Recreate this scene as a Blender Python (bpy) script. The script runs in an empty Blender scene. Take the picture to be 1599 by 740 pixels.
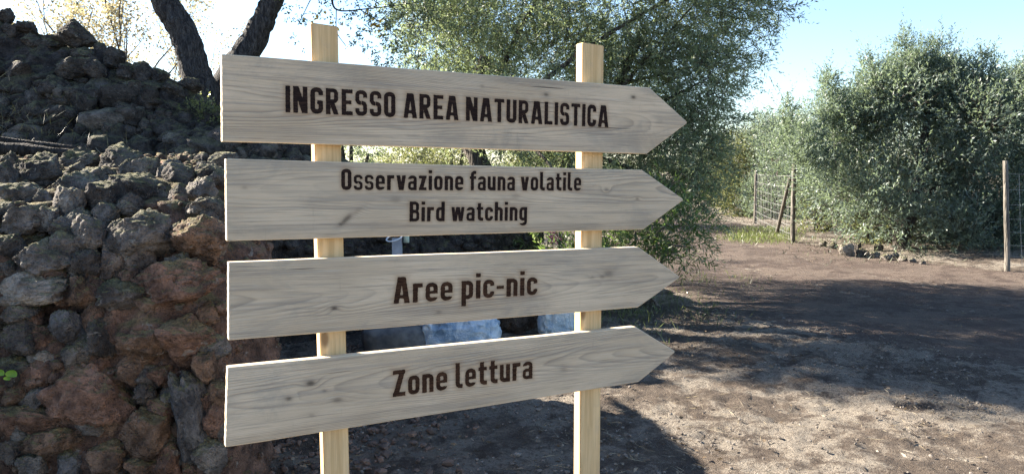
import bpy, bmesh, math, random
import numpy as np
from mathutils import Vector, Matrix, Euler

random.seed(7)
RNG = np.random.default_rng(11)
scene = bpy.context.scene
COL = scene.collection

# ------------------------------------------------------------------ camera
EYE = 1.6
FPX = 1231.0
PITCH = math.atan(108.0 / FPX)
cam_d = bpy.data.cameras.new("camera")
cam_d.sensor_width = 36.0
cam_d.lens = 36.0 * FPX / 1599.0
cam_d.clip_start = 0.05
cam_d.clip_end = 2000.0
cam = bpy.data.objects.new("camera", cam_d)
cam.location = (0, 0, EYE)
cam.rotation_euler = (math.pi / 2 - PITCH, 0, 0)
COL.objects.link(cam)
scene.camera = cam

# ------------------------------------------------------------------ sky and sun
SUN_EL = math.radians(26.0)
SUN_DIR = Vector((-0.90, 0.43, 0)).normalized() * math.cos(SUN_EL) + Vector((0, 0, math.sin(SUN_EL)))
world = bpy.data.worlds.new("World")
scene.world = world
world.use_nodes = True
wn = world.node_tree.nodes
wl = world.node_tree.links
wn.clear()
sky = wn.new("ShaderNodeTexSky")
sky.sky_type = 'NISHITA'
sky.sun_disc = False
sky.sun_elevation = SUN_EL
sky.sun_rotation = math.atan2(SUN_DIR.x, SUN_DIR.y)
sky.altitude = 600
sky.air_density = 1.0
sky.dust_density = 0.8
sky.ozone_density = 2.5
bg = wn.new("ShaderNodeBackground")
bg.inputs['Strength'].default_value = 0.06
wo = wn.new("ShaderNodeOutputWorld")
wl.new(sky.outputs[0], bg.inputs[0])
wl.new(bg.outputs[0], wo.inputs[0])

sun_d = bpy.data.lights.new("sun", 'SUN')
sun_d.energy = 5.0
sun_d.angle = math.radians(0.55)
sun_d.color = (1.0, 0.90, 0.76)
sun = bpy.data.objects.new("sun", sun_d)
sun.rotation_euler = SUN_DIR.to_track_quat('Z', 'Y').to_euler()
sun.location = SUN_DIR * 50
COL.objects.link(sun)

scene.view_settings.view_transform = 'Standard'
scene.view_settings.look = 'None'
scene.view_settings.exposure = 2.45
scene.view_settings.gamma = 1.0
scene.view_settings.use_curve_mapping = False
scene.cycles.use_denoising = True
scene.cycles.denoising_prefilter = 'NONE'
scene.cycles.max_bounces = 6
scene.cycles.transparent_max_bounces = 4

# ------------------------------------------------------------------ helpers
CP, SP = math.cos(PITCH), math.sin(PITCH)

def ray(px, py):
    """direction of the photo pixel, scaled to unit depth along y"""
    cx = (px - 799.5) / FPX
    cy = -(py - 370.0) / FPX
    d = Vector((cx, CP + cy * SP, -SP + cy * CP))
    return d / d.y

def at(px, py, y):
    d = ray(px, py)
    return Vector((d.x * y, y, EYE + d.z * y))

def ground_at(px, py, h=0.0):
    d = ray(px, py)
    y = (h - EYE) / d.z
    return Vector((d.x * y, y, h))

def rands(*s):
    return RNG.random(s)

_perm = RNG.permutation(256)
_perm = np.concatenate([_perm, _perm, _perm])
_grad = RNG.normal(size=(256, 3))
_grad /= np.linalg.norm(_grad, axis=1)[:, None]

def pnoise(p):
    p = np.asarray(p, float)
    i = np.floor(p).astype(int)
    f = p - i
    i &= 255
    u = f * f * f * (f * (f * 6 - 15) + 10)
    out = 0
    for dx in (0, 1):
        wx = u[..., 0] if dx else 1 - u[..., 0]
        for dy in (0, 1):
            wy = u[..., 1] if dy else 1 - u[..., 1]
            for dz in (0, 1):
                wz = u[..., 2] if dz else 1 - u[..., 2]
                h = _perm[_perm[_perm[i[..., 0] + dx] + i[..., 1] + dy] + i[..., 2] + dz]
                g = _grad[h]
                dot = g[..., 0] * (f[..., 0] - dx) + g[..., 1] * (f[..., 1] - dy) + g[..., 2] * (f[..., 2] - dz)
                out = out + wx * wy * wz * dot
    return out

def fbm(p, octs=4, gain=0.5):
    a, s, r = 1.0, 1.0, 0
    p = np.asarray(p, float)
    for _ in range(octs):
        r = r + a * pnoise(p * s + 17.3 * s)
        a *= gain
        s *= 2.03
    return r

def mesh_np(name, verts, faces, smooth=False):
    """faces: int array (n,3) or (n,4)"""
    me = bpy.data.meshes.new(name)
    verts = np.asarray(verts, np.float32)
    faces = np.asarray(faces, np.int32)
    n, k = faces.shape
    me.vertices.add(len(verts))
    me.vertices.foreach_set("co", verts.ravel())
    me.loops.add(n * k)
    me.loops.foreach_set("vertex_index", faces.ravel())
    me.polygons.add(n)
    me.polygons.foreach_set("loop_start", np.arange(0, n * k, k, dtype=np.int32))
    me.polygons.foreach_set("use_smooth", np.full(n, smooth, bool))
    me.update(calc_edges=True)
    return me

def obj(name, me, mat=None, parent=None, loc=None):
    o = bpy.data.objects.new(name, me)
    COL.objects.link(o)
    if mat is not None and me is not None and len(me.materials) == 0:
        me.materials.append(mat)
    if parent is not None:
        o.parent = parent
    if loc is not None:
        o.location = loc
    return o

def tag(o, label, cat=None, group=None):
    o["label"] = label
    if cat:
        o["category"] = cat
    if group:
        o["group"] = group
    return o

def thing(name, label, cat, loc=(0, 0, 0), group=None):
    o = bpy.data.objects.new(name, None)
    o.empty_display_size = 0.1
    COL.objects.link(o)
    o.location = loc
    return tag(o, label, cat, group)

class MB:
    """collects vertices and mixed faces"""
    def __init__(self):
        self.v, self.f = [], []
    def box(self, lo, hi, mat=None):
        b = len(self.v)
        c = [Vector((x, y, z)) for x in (lo[0], hi[0]) for y in (lo[1], hi[1]) for z in (lo[2], hi[2])]
        if mat is not None:
            c = [mat @ q for q in c]
        self.v += c
        for q in ((0, 1, 3, 2), (4, 6, 7, 5), (0, 4, 5, 1), (2, 3, 7, 6), (0, 2, 6, 4), (1, 5, 7, 3)):
            self.f.append([b + i for i in q])
    def tube(self, pts, rads, sides=8, rough=0.0, cap=True, seed=0.0):
        pts = [Vector(p) for p in pts]
        rings = []
        up = Vector((0, 0, 1))
        prev = None
        for i, p in enumerate(pts):
            t = (pts[min(i + 1, len(pts) - 1)] - pts[max(i - 1, 0)]).normalized()
            if prev is None:
                a = t.orthogonal().normalized()
            else:
                a = (prev - t * prev.dot(t))
                a = a.normalized() if a.length > 1e-6 else t.orthogonal().normalized()
            prev = a
            b = t.cross(a)
            ring = []
            for k in range(sides):
                an = 2 * math.pi * k / sides
                r = rads[i]
                if rough:
                    r *= 1 + rough * (math.sin(an * 3 + i * 0.7 + seed) * 0.5 + random.uniform(-0.6, 0.6))
                ring.append(len(self.v))
                self.v.append(p + (a * math.cos(an) + b * math.sin(an)) * r)
            rings.append(ring)
        for r0, r1 in zip(rings, rings[1:]):
            for k in range(sides):
                self.f.append([r0[k], r0[(k + 1) % sides], r1[(k + 1) % sides], r1[k]])
        if cap:
            self.f.append(list(reversed(rings[0])))
            self.f.append(list(rings[-1]))
    def build(self, name, mat, parent=None, smooth=True, loc=None):
        me = bpy.data.meshes.new(name)
        me.from_pydata([tuple(v) for v in self.v], [], self.f)
        me.polygons.foreach_set("use_smooth", [smooth] * len(me.polygons))
        me.update()
        return obj(name, me, mat, parent, loc)

def spline(pts, n=6):
    """Catmull-Rom through points (each any-length tuple)"""
    P = [np.array(p, float) for p in pts]
    P = [2 * P[0] - P[1]] + P + [2 * P[-1] - P[-2]]
    out = []
    for i in range(1, len(P) - 2):
        for k in range(n):
            t = k / n
            a, b, c, d = P[i - 1], P[i], P[i + 1], P[i + 2]
            out.append(0.5 * ((2 * b) + (-a + c) * t + (2 * a - 5 * b + 4 * c - d) * t * t + (-a + 3 * b - 3 * c + d) * t ** 3))
    out.append(P[-2])
    return out

# ------------------------------------------------------------------ materials
def new_mat(name):
    m = bpy.data.materials.new(name)
    m.use_nodes = True
    nt = m.node_tree
    nt.nodes.clear()
    out = nt.nodes.new("ShaderNodeOutputMaterial")
    b = nt.nodes.new("ShaderNodeBsdfPrincipled")
    b.inputs['Specular IOR Level'].default_value = 0.25
    nt.links.new(b.outputs[0], out.inputs[0])
    return m, nt, b, out

class NB:
    def __init__(self, nt):
        self.nt = nt
    def n(self, t, **kw):
        x = self.nt.nodes.new(t)
        for k, v in kw.items():
            setattr(x, k, v)
        return x
    def link(self, a, b):
        self.nt.links.new(a, b)
    def val(self, sock, v):
        if isinstance(v, bpy.types.NodeSocket):
            self.link(v, sock)
        else:
            sock.default_value = v
    def math(self, op, a, b=0.0, c=0.0, clamp=False):
        x = self.n("ShaderNodeMath", operation=op, use_clamp=clamp)
        self.val(x.inputs[0], a)
        self.val(x.inputs[1], b)
        self.val(x.inputs[2], c)
        return x.outputs[0]
    def mix(self, f, a, b, mode='MIX'):
        x = self.n("ShaderNodeMix", data_type='RGBA', blend_type=mode)
        self.val(x.inputs[0], f)
        self.val(x.inputs[6], a if isinstance(a, bpy.types.NodeSocket) else (*a, 1))
        self.val(x.inputs[7], b if isinstance(b, bpy.types.NodeSocket) else (*b, 1))
        return x.outputs[2]
    def noise(self, vec, scale, detail=4, rough=0.55, dist=0.0):
        x = self.n("ShaderNodeTexNoise")
        if vec is not None:
            self.link(vec, x.inputs['Vector'])
        x.inputs['Scale'].default_value = scale
        x.inputs['Detail'].default_value = detail
        x.inputs['Roughness'].default_value = rough
        x.inputs['Distortion'].default_value = dist
        return x.outputs[0]
    def voro(self, vec, scale, feature='F1'):
        x = self.n("ShaderNodeTexVoronoi", feature=feature)
        if vec is not None:
            self.link(vec, x.inputs['Vector'])
        x.inputs['Scale'].default_value = scale
        return x.outputs[0]
    def mapping(self, vec, scale=(1, 1, 1), loc=None):
        x = self.n("ShaderNodeMapping")
        self.link(vec, x.inputs[0])
        x.inputs['Scale'].default_value = scale
        if loc is not None:
            self.val(x.inputs['Location'], loc)
        return x.outputs[0]
    def ramp(self, f, lo, hi):
        x = self.n("ShaderNodeMapRange", clamp=True, interpolation_type='SMOOTHSTEP')
        self.val(x.inputs[0], f)
        x.inputs[1].default_value = lo
        x.inputs[2].default_value = hi
        return x.outputs[0]
    def bump(self, h, strength=0.5, dist=0.01, normal=None):
        x = self.n("ShaderNodeBump")
        self.link(h, x.inputs['Height'])
        x.inputs['Strength'].default_value = strength
        x.inputs['Distance'].default_value = dist
        if normal is not None:
            self.link(normal, x.inputs['Normal'])
        return x.outputs[0]

def coords(b, which='Object'):
    return b.n("ShaderNodeTexCoord").outputs[which]

def world_pos(b):
    return b.n("ShaderNodeNewGeometry").outputs['Position']

def mat_rock(name, moss=0.6, lichen=0.5):
    m, nt, bs, out = new_mat(name)
    b = NB(nt)
    pos = world_pos(b)
    info = b.n("ShaderNodeObjectInfo")
    base = info.outputs['Color']
    n1 = b.noise(pos, 9, 6, 0.65)
    n2 = b.noise(pos, 45, 4, 0.6)
    dark = b.mix(1.0, base, (0.42, 0.40, 0.40), 'MULTIPLY')
    lite = b.mix(1.0, base, (1.7, 1.6, 1.5), 'MULTIPLY')
    c = b.mix(b.ramp(n1, 0.32, 0.68), dark, lite)
    c = b.mix(b.math('MULTIPLY', b.ramp(n2, 0.48, 0.7), 0.45), c, dark)
    # grey-white lichen blotches
    ln = b.noise(pos, 14, 5, 0.7, 0.6)
    lm = b.math('MULTIPLY', b.ramp(ln, 0.60, 0.68), lichen)
    c = b.mix(lm, c, (0.34, 0.325, 0.30))
    # moss on the faces that look up, its colour lightened to suggest sunlit rims
    g = b.n("ShaderNodeNewGeometry")
    sx = b.n("ShaderNodeSeparateXYZ")
    b.link(g.outputs['Normal'], sx.inputs[0])
    mn = b.noise(pos, 7, 5, 0.65)
    mm = b.math('ADD', sx.outputs[2], b.math('MULTIPLY', b.math('SUBTRACT', mn, 0.5), 1.7))
    mm = b.math('MULTIPLY', b.ramp(mm, 0.48, 0.9), moss)
    mc = b.mix(b.ramp(b.noise(pos, 22, 4, 0.7), 0.35, 0.65), (0.07, 0.072, 0.03), (0.27, 0.265, 0.11))
    c = b.mix(mm, c, mc)
    b.link(c, bs.inputs['Base Color'])
    bs.inputs['Roughness'].default_value = 0.92
    h1 = b.noise(pos, 17, 9, 0.74)
    ves = b.math('ADD', b.ramp(b.voro(pos, 38), 0.05, 0.45), b.ramp(b.voro(pos, 95), 0.0, 0.4))
    h = b.math('ADD', h1, b.math('MULTIPLY', ves, 0.30))
    b.link(b.bump(h, 1.0, 0.07), bs.inputs['Normal'])
    return m

def mat_ground(name, dusty, soil, dust_amt, red):
    m, nt, bs, out = new_mat(name)
    b = NB(nt)
    pos = world_pos(b)
    n1 = b.noise(pos, 0.9, 9, 0.68, 0.4)
    n2 = b.noise(pos, 4.5, 10, 0.76)
    n3 = b.noise(pos, 38, 5, 0.75)
    n4 = b.noise(pos, 170, 3, 0.7)
    c = b.mix(b.ramp(n2, 0.32, 0.66), soil, red)
    dm = b.math('MULTIPLY', b.ramp(b.math('ADD', b.math('MULTIPLY', n1, 0.6), b.math('MULTIPLY', n2, 0.5)), 0.515, 0.59), dust_amt)
    c = b.mix(dm, c, dusty)
    c = b.mix(b.math('MULTIPLY', b.ramp(n3, 0.50, 0.62), 0.7), c, soil)
    c = b.mix(b.math('MULTIPLY', b.ramp(n4, 0.55, 0.66), 0.6), c, tuple(q * 1.25 for q in dusty))
    b.link(c, bs.inputs['Base Color'])
    bs.inputs['Roughness'].default_value = 0.95
    n5 = b.noise(pos, 85, 4, 0.8)
    h = b.math('ADD', b.math('MULTIPLY', n3, 1.0), b.math('ADD', b.math('MULTIPLY', n4, 0.35), b.math('MULTIPLY', n5, 0.6)))
    c = b.mix(b.math('MULTIPLY', b.ramp(n5, 0.56, 0.64), 0.55), c, tuple(q * 0.7 for q in soil))
    b.link(c, bs.inputs['Base Color'])
    b.link(b.bump(h, 1.0, 0.12), bs.inputs['Normal'])
    return m

def mat_leaf(name, dark, light, trans=0.35, transcol=None):
    m, nt, bs, out = new_mat(name)
    b = NB(nt)
    a = b.n("ShaderNodeAttribute", attribute_name="tone")
    c = b.mix(a.outputs['Fac'], dark, light)
    b.link(c, bs.inputs['Base Color'])
    bs.inputs['Roughness'].default_value = 0.42
    bs.inputs['Specular IOR Level'].default_value = 0.45
    t = b.n("ShaderNodeBsdfTranslucent")
    if transcol is None:
        b.link(b.mix(1.0, c, (1.9, 2.1, 0.9), 'MULTIPLY'), t.inputs[0])
    else:
        b.link(b.mix(a.outputs['Fac'], transcol, tuple(min(1, q * 1.5) for q in transcol)), t.inputs[0])
    ms = b.n("ShaderNodeMixShader")
    ms.inputs[0].default_value = trans
    b.link(bs.outputs[0], ms.inputs[1])
    b.link(t.outputs[0], ms.inputs[2])
    b.link(ms.outputs[0], out.inputs[0])
    return m

def mat_bark(name, c0, c1, scale=22, stretch=0.25, bump=0.02):
    m, nt, bs, out = new_mat(name)
    b = NB(nt)
    pos = b.mapping(world_pos(b), (1, 1, stretch))
    n = b.noise(pos, scale, 6, 0.7, 0.5)
    v = b.voro(pos, scale * 1.4, 'DISTANCE_TO_EDGE')
    c = b.mix(b.ramp(n, 0.35, 0.68), c0, c1)
    b.link(c, bs.inputs['Base Color'])
    bs.inputs['Roughness'].default_value = 0.95
    b.link(b.bump(b.math('ADD', n, b.ramp(v, 0, 0.25)), 0.9, bump), bs.inputs['Normal'])
    return m

def mat_simple(name, c0, c1, scale=12, rough=0.8, bump=0.3, bdist=0.005):
    m, nt, bs, out = new_mat(name)
    b = NB(nt)
    pos = coords(b)
    n = b.noise(pos, scale, 5, 0.6)
    b.link(b.mix(b.ramp(n, 0.3, 0.7), c0, c1), bs.inputs['Base Color'])
    bs.inputs['Roughness'].default_value = rough
    b.link(b.bump(n, bump, bdist), bs.inputs['Normal'])
    return m

def mat_board():
    m, nt, bs, out = new_mat("weathered_board")
    b = NB(nt)
    oc = coords(b)
    info = b.n("ShaderNodeObjectInfo")
    off = b.n("ShaderNodeVectorMath", operation='ADD')
    b.link(oc, off.inputs[0])
    cmb = b.n("ShaderNodeCombineXYZ")
    b.val(cmb.inputs[0], b.math('MULTIPLY', info.outputs['Random'], 37.0))
    b.link(cmb.outputs[0], off.inputs[1])
    p = off.outputs[0]
    ph = b.n("ShaderNodeAttribute", attribute_name="phase").outputs['Fac']
    kn = b.n("ShaderNodeAttribute", attribute_name="knot").outputs['Fac']
    sc = b.n("ShaderNodeAttribute", attribute_name="scorch").outputs['Fac']
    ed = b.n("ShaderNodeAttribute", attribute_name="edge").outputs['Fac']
    wob = b.noise(b.mapping(p, (5, 30, 30)), 1.0, 3, 0.5)
    ph = b.math('ADD', ph, b.math('MULTIPLY', wob, 0.7))
    saw = b.math('FRACT', ph)
    # growth ring: slow darkening then a sharp return
    ring = b.math('POWER', saw, 3.0)
    ring = b.math('MULTIPLY', ring, b.ramp(saw, 1.0, 0.86))
    vary = b.noise(b.mapping(p, (1.6, 14, 14)), 1.0, 3, 0.5)
    ring = b.math('MULTIPLY', ring, b.ramp(vary, 0.30, 0.70))
    fib = b.noise(b.mapping(p, (4.5, 190, 190)), 1.0, 5, 0.72)
    fib2 = b.noise(b.mapping(p, (1.7, 62, 62)), 1.0, 4, 0.65)
    blot = b.noise(b.mapping(p, (2.5, 9, 9)), 1.0, 4, 0.6)
    c = b.mix(b.ramp(blot, 0.30, 0.72), (0.51, 0.395, 0.275), (0.68, 0.54, 0.39))
    c = b.mix(b.math('MULTIPLY', b.ramp(fib2, 0.48, 0.64), 0.6), c, (0.34, 0.285, 0.23))
    c = b.mix(b.math('MULTIPLY', b.ramp(fib, 0.50, 0.68), 0.62), c, (0.24, 0.195, 0.155))
    c = b.mix(b.math('MULTIPLY', b.ramp(fib, 0.46, 0.26), 0.35), c, (0.72, 0.67, 0.58))
    c = b.mix(b.math('MULTIPLY', ring, 0.95), c, (0.20, 0.165, 0.135))
    # water stains and dirt, different on each board
    st = b.noise(b.mapping(p, (3.5, 6, 6)), 1.0, 6, 0.7, 0.5)
    c = b.mix(b.math('MULTIPLY', b.ramp(st, 0.52, 0.70), 0.45), c, (0.25, 0.23, 0.20))
    st2 = b.noise(b.mapping(p, (60, 9, 9)), 1.0, 3, 0.6)
    c = b.mix(b.math('MULTIPLY', b.ramp(st2, 0.62, 0.78), 0.22), c, (0.20, 0.17, 0.14))
    c = b.mix(b.math('MULTIPLY', info.outputs['Random'], 0.35), c, (0.40, 0.39, 0.32))
    # drying cracks along the grain
    cr = b.noise(b.mapping(p, (1.9, 160, 160)), 1.0, 2, 0.5)
    crm = b.ramp(cr, 0.70, 0.735)
    c = b.mix(crm, c, (0.05, 0.042, 0.036))
    c = b.mix(b.math('MULTIPLY', kn, 0.92), c, (0.075, 0.058, 0.045))
    c = b.mix(b.math('MULTIPLY', ed, 0.8), c, (0.72, 0.60, 0.42))  # sides coloured paler, like fresh sawn wood, so they look sunlit
    c = b.mix(b.math('MULTIPLY', sc, 0.55), c, (0.30, 0.18, 0.095))
    b.link(c, bs.inputs['Base Color'])
    bs.inputs['Roughness'].default_value = 0.85
    h = b.math('SUBTRACT', b.math('MULTIPLY', fib, 0.8), b.math('ADD', b.math('MULTIPLY', ring, 0.5), b.math('MULTIPLY', crm, 1.4)))
    b.link(b.bump(h, 0.8, 0.004), bs.inputs['Normal'])
    return m

def mat_pale_wood(name, c0, c1, axis='z'):
    m, nt, bs, out = new_mat(name)
    b = NB(nt)
    oc = coords(b)
    s = (60, 60, 2.2) if axis == 'z' else (2.2, 60, 60)
    n = b.noise(b.mapping(oc, s), 1.0, 4, 0.6, 0.8)
    n2 = b.noise(b.mapping(oc, tuple(q * 4 for q in s)), 1.0, 3, 0.6)
    big = b.noise(oc, 3.5, 3, 0.5)
    c = b.mix(b.ramp(n, 0.35, 0.68), c0, c1)
    kv = b.voro(b.mapping(oc, (11, 11, 5)), 1.0)
    c = b.mix(b.math('MULTIPLY', b.ramp(kv, 0.16, 0.07), 0.75), c, (0.16, 0.085, 0.04))
    c = b.mix(b.math('MULTIPLY', b.ramp(b.noise(oc, 9, 5, 0.7), 0.52, 0.72), 0.35), c, (0.34, 0.30, 0.25))
    c = b.mix(b.math('MULTIPLY', b.ramp(n2, 0.5, 0.75), 0.4), c, tuple(q * 0.6 for q in c0))
    c = b.mix(b.math('MULTIPLY', b.ramp(big, 0.5, 0.75), 0.35), c, tuple(q * 0.75 for q in c1))
    b.link(c, bs.inputs['Base Color'])
    bs.inputs['Roughness'].default_value = 0.8
    b.link(b.bump(n2, 0.35, 0.002), bs.inputs['Normal'])
    return m

M_ROCK = mat_rock("lava_stone", 0.6, 0.8)
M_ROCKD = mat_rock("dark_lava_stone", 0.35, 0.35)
M_GROUND = mat_ground("soil", (0.40, 0.35, 0.29), (0.10, 0.077, 0.062), 0.95, (0.23, 0.185, 0.145))
M_TRACK = mat_ground("track_dirt", (0.27, 0.215, 0.175), (0.105, 0.077, 0.066), 0.6, (0.175, 0.13, 0.107))
M_BOARD = mat_board()
M_POST = mat_pale_wood("pine_post", (0.53, 0.36, 0.18), (0.69, 0.50, 0.28))
M_OLIVE = mat_leaf("olive_leaf", (0.075, 0.102, 0.060), (0.35, 0.395, 0.29), 0.43, (0.29, 0.36, 0.16))
M_OLIVE2 = mat_leaf("silver_olive_leaf", (0.060, 0.092, 0.078), (0.26, 0.315, 0.275), 0.38, (0.22, 0.285, 0.15))
M_SHRUB = mat_leaf("shrub_leaf", (0.07, 0.085, 0.035), (0.20, 0.21, 0.10), 0.40, (0.24, 0.26, 0.09))
M_OLEANDER = mat_leaf("oleander_leaf", (0.04, 0.075, 0.025), (0.11, 0.16, 0.06), 0.35, (0.18, 0.28, 0.06))
M_OAK = mat_leaf("oak_leaf", (0.035, 0.05, 0.03), (0.09, 0.10, 0.05), 0.30, (0.14, 0.16, 0.05))
M_AUTUMN = mat_leaf("autumn_leaf", (0.19, 0.165, 0.09), (0.37, 0.33, 0.20), 0.4, (0.34, 0.30, 0.17))
M_GRASS = mat_leaf("grass_blade", (0.06, 0.085, 0.03), (0.16, 0.18, 0.075), 0.3, (0.18, 0.22, 0.06))
M_DULL = mat_leaf("dull_grass", (0.04, 0.048, 0.028), (0.10, 0.105, 0.06), 0.06, (0.1, 0.11, 0.05))
M_STRAW = mat_leaf("dry_straw", (0.17, 0.135, 0.085), (0.42, 0.36, 0.26), 0.3, (0.4, 0.33, 0.2))
M_LITTER = mat_leaf("fallen_leaf", (0.05, 0.036, 0.025), (0.22, 0.16, 0.10), 0.1, (0.2, 0.14, 0.08))
M_BARK = mat_bark("oak_bark", (0.022, 0.02, 0.022), (0.10, 0.095, 0.095), 26)
M_BARK2 = mat_bark("olive_bark", (0.03, 0.026, 0.022), (0.12, 0.105, 0.09), 20)
M_TWIG = mat_bark("pale_twig", (0.12, 0.10, 0.085), (0.30, 0.26, 0.22), 30)
M_FPOST = mat_bark("grey_post_wood", (0.08, 0.072, 0.062), (0.21, 0.19, 0.165), 30, 0.1, 0.006)

# ------------------------------------------------------------------ terrain
def gheight(x, y):
    x = np.asarray(x, float)
    y = np.asarray(y, float)
    p = np.stack([x * 0.35, y * 0.35, np.zeros_like(x)], -1)
    h = 0.05 * fbm(p, 3)
    # bank to the right of the track, slight camber
    h = h + 0.10 * np.clip((x - 6.8 - 0.05 * (y - 12)) / 1.5, 0, 1) * np.clip((y - 9) / 4, 0, 1)
    near = np.clip(1 - np.hypot(x - 2, y - 6) / 30, 0, 1)
    q = np.stack([x * 2.2, y * 2.2, np.zeros_like(x) + 4], -1)
    h = h + near * 0.030 * fbm(q, 4, 0.6)
    return h

def gh(x, y):
    return float(gheight(np.array([x]), np.array([y]))[0])

def axis_pts(lo, hi, fine_lo, fine_hi, step, grow=1.25):
    a = list(np.arange(fine_lo, fine_hi + 1e-6, step))
    s, x = step, fine_hi
    while x < hi:
        s *= grow
        x += s
        a.append(x)
    s, x = step, fine_lo
    while x > lo:
        s *= grow
        x -= s
        a.insert(0, x)
    return np.array(a)

xs = axis_pts(-600, 600, -2.2, 7.0, 0.032)
ys = axis_pts(-300, 900, 3.0, 12.0, 0.032)
GX, GY = np.meshgrid(xs, ys)
fine = fbm(np.stack([GX * 9, GY * 9, GX * 0], -1), 4, 0.7)
mask = (np.clip((GX + 4) / 1, 0, 1) * np.clip((10 - GX) / 1, 0, 1) * np.clip((GY - 2) / 1, 0, 1) * np.clip((17 - GY) / 3, 0, 1))
GZ = gheight(GX, GY) + 0.022 * fine * mask
V = np.stack([GX, GY, GZ], -1).reshape(-1, 3)
ny, nx = GX.shape
idx = np.arange(ny * nx).reshape(ny, nx)
F = np.stack([idx[:-1, :-1], idx[:-1, 1:], idx[1:, 1:], idx[1:, :-1]], -1).reshape(-1, 4)
g = obj("ground", mesh_np("ground", V, F, True), M_GROUND)
g["kind"] = "structure"

# dirt track: comes from the right foreground, runs away and bends left behind the olive
track_c = [(12.0, 5.2, 3.0), (8.6, 7.0, 3.3), (5.5, 9.4, 3.4), (4.5, 13, 2.6), (4.4, 17.5, 2.0), (4.8, 22, 1.8), (4.0, 27, 1.7), (1.0, 31, 1.7), (-5, 33, 1.7)]
tc = np.array(spline(track_c, 40))
tang = np.gradient(tc[:, :2], axis=0)
tang /= np.linalg.norm(tang, axis=1)[:, None]
nor = np.stack([-tang[:, 1], tang[:, 0]], -1)
W = 41
rows = []
for i in range(len(tc)):
    k = np.linspace(-1, 1, W)
    jl = 1 + 0.10 * pnoise(np.array([[i * 0.12, 3.3, 0]]))[0] + 0.06 * pnoise(np.array([[i * 0.7, 8.3, 0]]))[0]
    jr = 1 + 0.10 * pnoise(np.array([[i * 0.12, 5.9, 0]]))[0] + 0.06 * pnoise(np.array([[i * 0.7, 1.3, 0]]))[0]
    kk = np.where(k < 0, k * jr, k * jl) * tc[i, 2]
    x = tc[i, 0] + nor[i, 0] * kk
    y = tc[i, 1] + nor[i, 1] * kk
    f2 = fbm(np.stack([x * 7, y * 7, x * 0 + 2], -1), 3, 0.6)
    edge = np.clip((1 - np.abs(k)) * 6, 0, 1)
    z = gheight(x, y) + 0.012 * edge + 0.006 * f2 * edge + 0.012 * edge - 0.016 * (1 - edge) \
        - 0.02 * np.exp(-((np.abs(kk) - 0.75) / 0.22) ** 2)
    rows.append(np.stack([x, y, z], -1))
TV = np.array(rows)
n0, n1 = TV.shape[:2]
idx = np.arange(n0 * n1).reshape(n0, n1)
F = np.stack([idx[:-1, :-1], idx[1:, :-1], idx[1:, 1:], idx[:-1, 1:]], -1).reshape(-1, 4)
t = obj("dirt_track", mesh_np("dirt_track", TV.reshape(-1, 3), F, True), M_TRACK)
t["kind"] = "structure"

# far low hill line closing the view
M_HILL = mat_simple("hill_scrub", (0.06, 0.075, 0.035), (0.13, 0.14, 0.07), 0.05, 0.95, 0.2, 1.0)
hx = np.linspace(-420, 420, 160)
prof = 3.0 + 2.2 * fbm(np.stack([hx * 0.015, hx * 0, hx * 0], -1), 4)
rowsv = []
for k, (yy, sc) in enumerate(((240, -0.3), (260, 0.6), (285, 1.0), (330, 1.1), (420, -0.2))):
    rowsv.append(np.stack([hx, np.full_like(hx, yy) + 10 * np.sin(hx * 0.02), prof * sc], -1))
HV = np.array(rowsv)
idx = np.arange(HV.shape[0] * HV.shape[1]).reshape(HV.shape[:2])
F = np.stack([idx[:-1, :-1], idx[:-1, 1:], idx[1:, 1:], idx[1:, :-1]], -1).reshape(-1, 4)
h = obj("hill", mesh_np("hill", HV.reshape(-1, 3), F, True), M_HILL)
h["kind"] = "structure"

def cobbles(P, cell):
    """rounded cellular bumps (0..1), like packed stones"""
    Q = P / cell
    base = np.floor(Q).astype(int)
    best = np.full(Q.shape[:-1], 9.0)
    for dx in (-1, 0, 1):
        for dy in (-1, 0, 1):
            for dz in (-1, 0, 1):
                c = base + np.array([dx, dy, dz])
                hsh = _perm[(_perm[(_perm[c[..., 0] & 255] + c[..., 1]) & 255] + c[..., 2]) & 255]
                pt = c + 0.5 + 0.45 * _grad[hsh]
                best = np.minimum(best, np.linalg.norm(Q - pt, axis=-1))
    return np.sqrt(np.clip(1 - best ** 2, 0, 1))

# ------------------------------------------------------------------ rock meshes
def rock_mesh(name, sub, seed, cuts=7, rough=0.3, flat=1.0):
    rng = np.random.default_rng(seed)
    bm = bmesh.new()
    bmesh.ops.create_icosphere(bm, subdivisions=sub, radius=1.0)
    me = bpy.data.meshes.new(name)
    bm.to_mesh(me)
    bm.free()
    v = np.empty(len(me.vertices) * 3, np.float32)
    me.vertices.foreach_get("co", v)
    v = v.reshape(-1, 3).astype(float)
    off = rng.random(3) * 40
    v *= (1 + rough * fbm(v * 1.1 + off, 3, 0.5))[:, None]
    for _ in range(cuts):
        d = rng.normal(size=3)
        d /= np.linalg.norm(d)
        lim = rng.uniform(0.50, 0.82)
        s = v @ d
        over = np.maximum(s - lim, 0)
        v -= d * (over * 0.86)[:, None]
    nn = v / np.linalg.norm(v, axis=1)[:, None]
    v += nn * (0.14 * fbm(v * 2.8 + off, 6, 0.68))[:, None]
    v += nn * (-0.10 * np.clip(np.abs(fbm(v * 2.1 + off + 9, 2)) * -6 + 0.6, 0, 1))[:, None]
    lo, hi = v.min(0), v.max(0)
    v = (v - (lo + hi) / 2) / ((hi - lo) / 2)
    me.vertices.foreach_set("co", v.astype(np.float32).ravel())
    me.polygons.foreach_set("use_smooth", [True] * len(me.polygons))
    me.update()
    return me

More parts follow.
